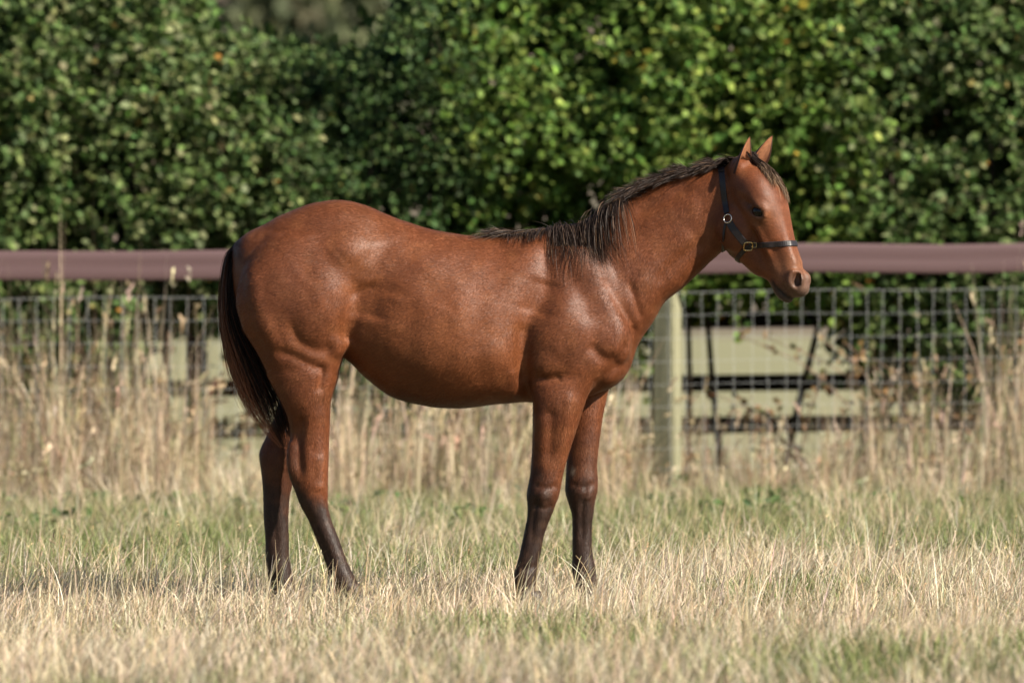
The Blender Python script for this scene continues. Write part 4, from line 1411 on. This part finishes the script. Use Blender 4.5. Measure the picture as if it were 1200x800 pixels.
# ------------------------------------------------------------------ dead tall grass and weeds along the fence
hp = lambda px: np.interp(px, [-60, 0, 60, 120, 200, 262, 300, 400, 520, 620, 720, 790, 860, 990, 1060, 1130, 1260], [.95, 1.0, .95, 1.15, .85, .50, .75, .90, .92, .92, .75, .50, .43, .46, .80, .95, 1.0])
BROWN = [(.60, .49, .33), (.52, .41, .27), (.66, .56, .41), (.33, .23, .14), (.60, .50, .37), (.42, .32, .23)]
parts = []
for (cnt, y0, y1, hs0, hs1, wid) in ((10500, 10.9, 13.3, .25, .80, .0055), (5600, 11.4, 13.4, .60, 1.35, .0048), (13500, 6.2, 13.3, .10, .42, .0050)):
    px = -280 + 1760 * rng.random(cnt); y = y0 + (y1 - y0) * rng.random(cnt)
    x = (px - 600) * (CAM_D + y) / FPX
    cl_ = vnoise(px / 17, y * 1.5, 71) * .6 + vnoise(px / 60, y * .6, 72) * .4
    keep = rng.random(cnt) < .10 + 1.2 * smooth(.30, .7, cl_)
    px, y, x, cl_ = px[keep], y[keep], x[keep], cl_[keep]
    h = hp(px) * (hs0 + (hs1 - hs0) * rng.random(len(x)) ** 1.2) * (.35 + 1.0 * cl_) * (.75 + .5 * vnoise(px / 34, y * .9, 75))
    h = h * (1 - .72 * np.exp(-((px - 782) / 30) ** 2) * (y < FY)) * smooth(5.5, 11.6, y) ** .7
    c = pick(BROWN, len(x), jit=.25) * (.7 + .6 * vnoise(px / 25, y * 2, 76))[:, None]
    c = np.where((rng.random(len(x)) < .10)[:, None], pick(GREEN, len(x)) * 1.1, c)
    r_ = blades(x, y, ground_z(x, y), h, wid * (.6 + .8 * rng.random(len(x))), rng.normal(size=len(x)) * 1.5 + .3, np.where(rng.random(len(x)) < .22, .5 + .6 * rng.random(len(x)), .03 + .38 * rng.random(len(x)) ** 1.6), c * .85, c, 4)
    parts.append(r_[:3])
    if hs1 > .7:
        sel = rng.random(len(x)) < .16
        parts.append(seed_heads(r_[3][sel], r_[4][sel], .04 + .06 * rng.random(sel.sum()), pick(BROWN[:4], int(sel.sum())), 8))
weeds = link_np("tall_dry_weeds", parts, m_grass)
tag(weeds, "tall dead grass and dry weed stalks massed along the wire fence", "weeds", kind="stuff")

# low green weeds at the fence foot
parts = []
cx = -90 + 1380 * rng.random(70); cyy = 7.5 + 5.5 * rng.random(70)
for px, y in zip(cx, cyy):
    m = 26
    x = (px - 600) * (CAM_D + y) / FPX
    P = np.stack([x + .07 * rng.normal(size=m), y + .07 * rng.normal(size=m), float(ground_z(x, y)) + .02 + .13 * rng.random(m)], 1)
    D = rng.normal(size=(m, 3)); D[:, 2] = np.abs(D[:, 2]) * .7
    parts.append(leaves(P, D, rng.normal(size=(m, 3)) * .5 + np.array([0, -.4, .8]),   .03 + .035 * rng.random(m), .5 + .3 * rng.random(m), pick(PAL_DARK[:4], m) * 1.3))
gw = link_np("green_weeds", parts, m_leaf)
tag(gw, "low leafy green weeds at the foot of the fence", "weeds", kind="stuff")

# arching dead bramble stems by the fence
m_cane = simple_mat("dry_cane", (.23, .16, .11), .8, .2, 0, .35, 20)
def bramble(pxc, y, count, label, hgt):
    X0_ = (pxc - 600) * (CAM_D + y) / FPX
    root = empty("bramble", (X0_, y, 0))
    tag(root, label, "bramble", "brambles beside the wire fence")
    lp = []
    for k in range(count):
        bx, by = X0_ + .14 * rng.normal(), y + .15 * rng.normal()
        dirx = rng.normal() * .55; hh = hgt * (.6 + .5 * rng.random())
        pts = [(bx + dirx * t ** 1.5 * hh, by + .1 * rng.normal() * t, fz(bx) - .02 + hh * math.sin(min(1.0, .15 + t) * 1.75) ** 1.0 * t ** .6) for t in np.linspace(0, 1, 9)]
        link("stem", tube("stem", pts, .0065, .0025, 6), m_cane, root)
        for p in pts[3:]:
            m = 3
            lp.append(leaves(np.array([p] * m) + rng.normal(size=(m, 3)) * .02, rng.normal(size=(m, 3)), rng.normal(size=(m, 3)), .03 + .03 * rng.random(m), .7 + .2 * rng.random(m), pick([(.22, .13, .06), (.12, .13, .05), (.30, .2, .1)], m)))
    fo = link_np("dry_leaves", lp, m_leaf, root); fo["kind"] = "stuff"
bramble(1085, 13.1, 12, "tangled dry bramble behind the netting, right of the muzzle", .85)
bramble(1165, 12.9, 10, "dry bramble behind the netting close to the photo's right edge", .8)
bramble(935, 13.2, 6, "sparse bramble stems below the horse's muzzle", .75)
bramble(205, 13.1, 7, "brambles behind the netting left of the horse's tail", .8)
bramble(60, 13.1, 8, "brambles behind the netting near the photo's left edge", .8)

# a far tree beyond the hedge
ft = empty("far_tree", (-6.0, 190, 0))
tag(ft, "distant blurred grey-green tree seen over the dip in the hedge", "tree")
link("trunk", tube("trunk", [(-6, 190, -.2), (-6.1, 190, 2.5), (-5.8, 190, 6)], .28, .12), m_bark, ft)
m = 2600
a = rng.random(m) * 6.283; r = 3.6 * rng.random(m) ** .4; zz = rng.random(m) * 2 - 1
P = np.stack([-6 + r * np.cos(a) * np.sqrt(1 - zz ** 2), 190 + r * np.sin(a) * np.sqrt(1 - zz ** 2), 8 + 5.2 * zz * rng.random(m) ** .3], 1)
cr_ = link_np("crown", [leaves(P, rng.normal(size=(m, 3)), rng.normal(size=(m, 3)), .45 + .4 * rng.random(m), np.ones(m), pick([(.10, .12, .06), (.13, .14, .08)], m))], m_leaf, ft)
cr_["kind"] = "stuff"
print("total", round(time.time() - T0, 1))
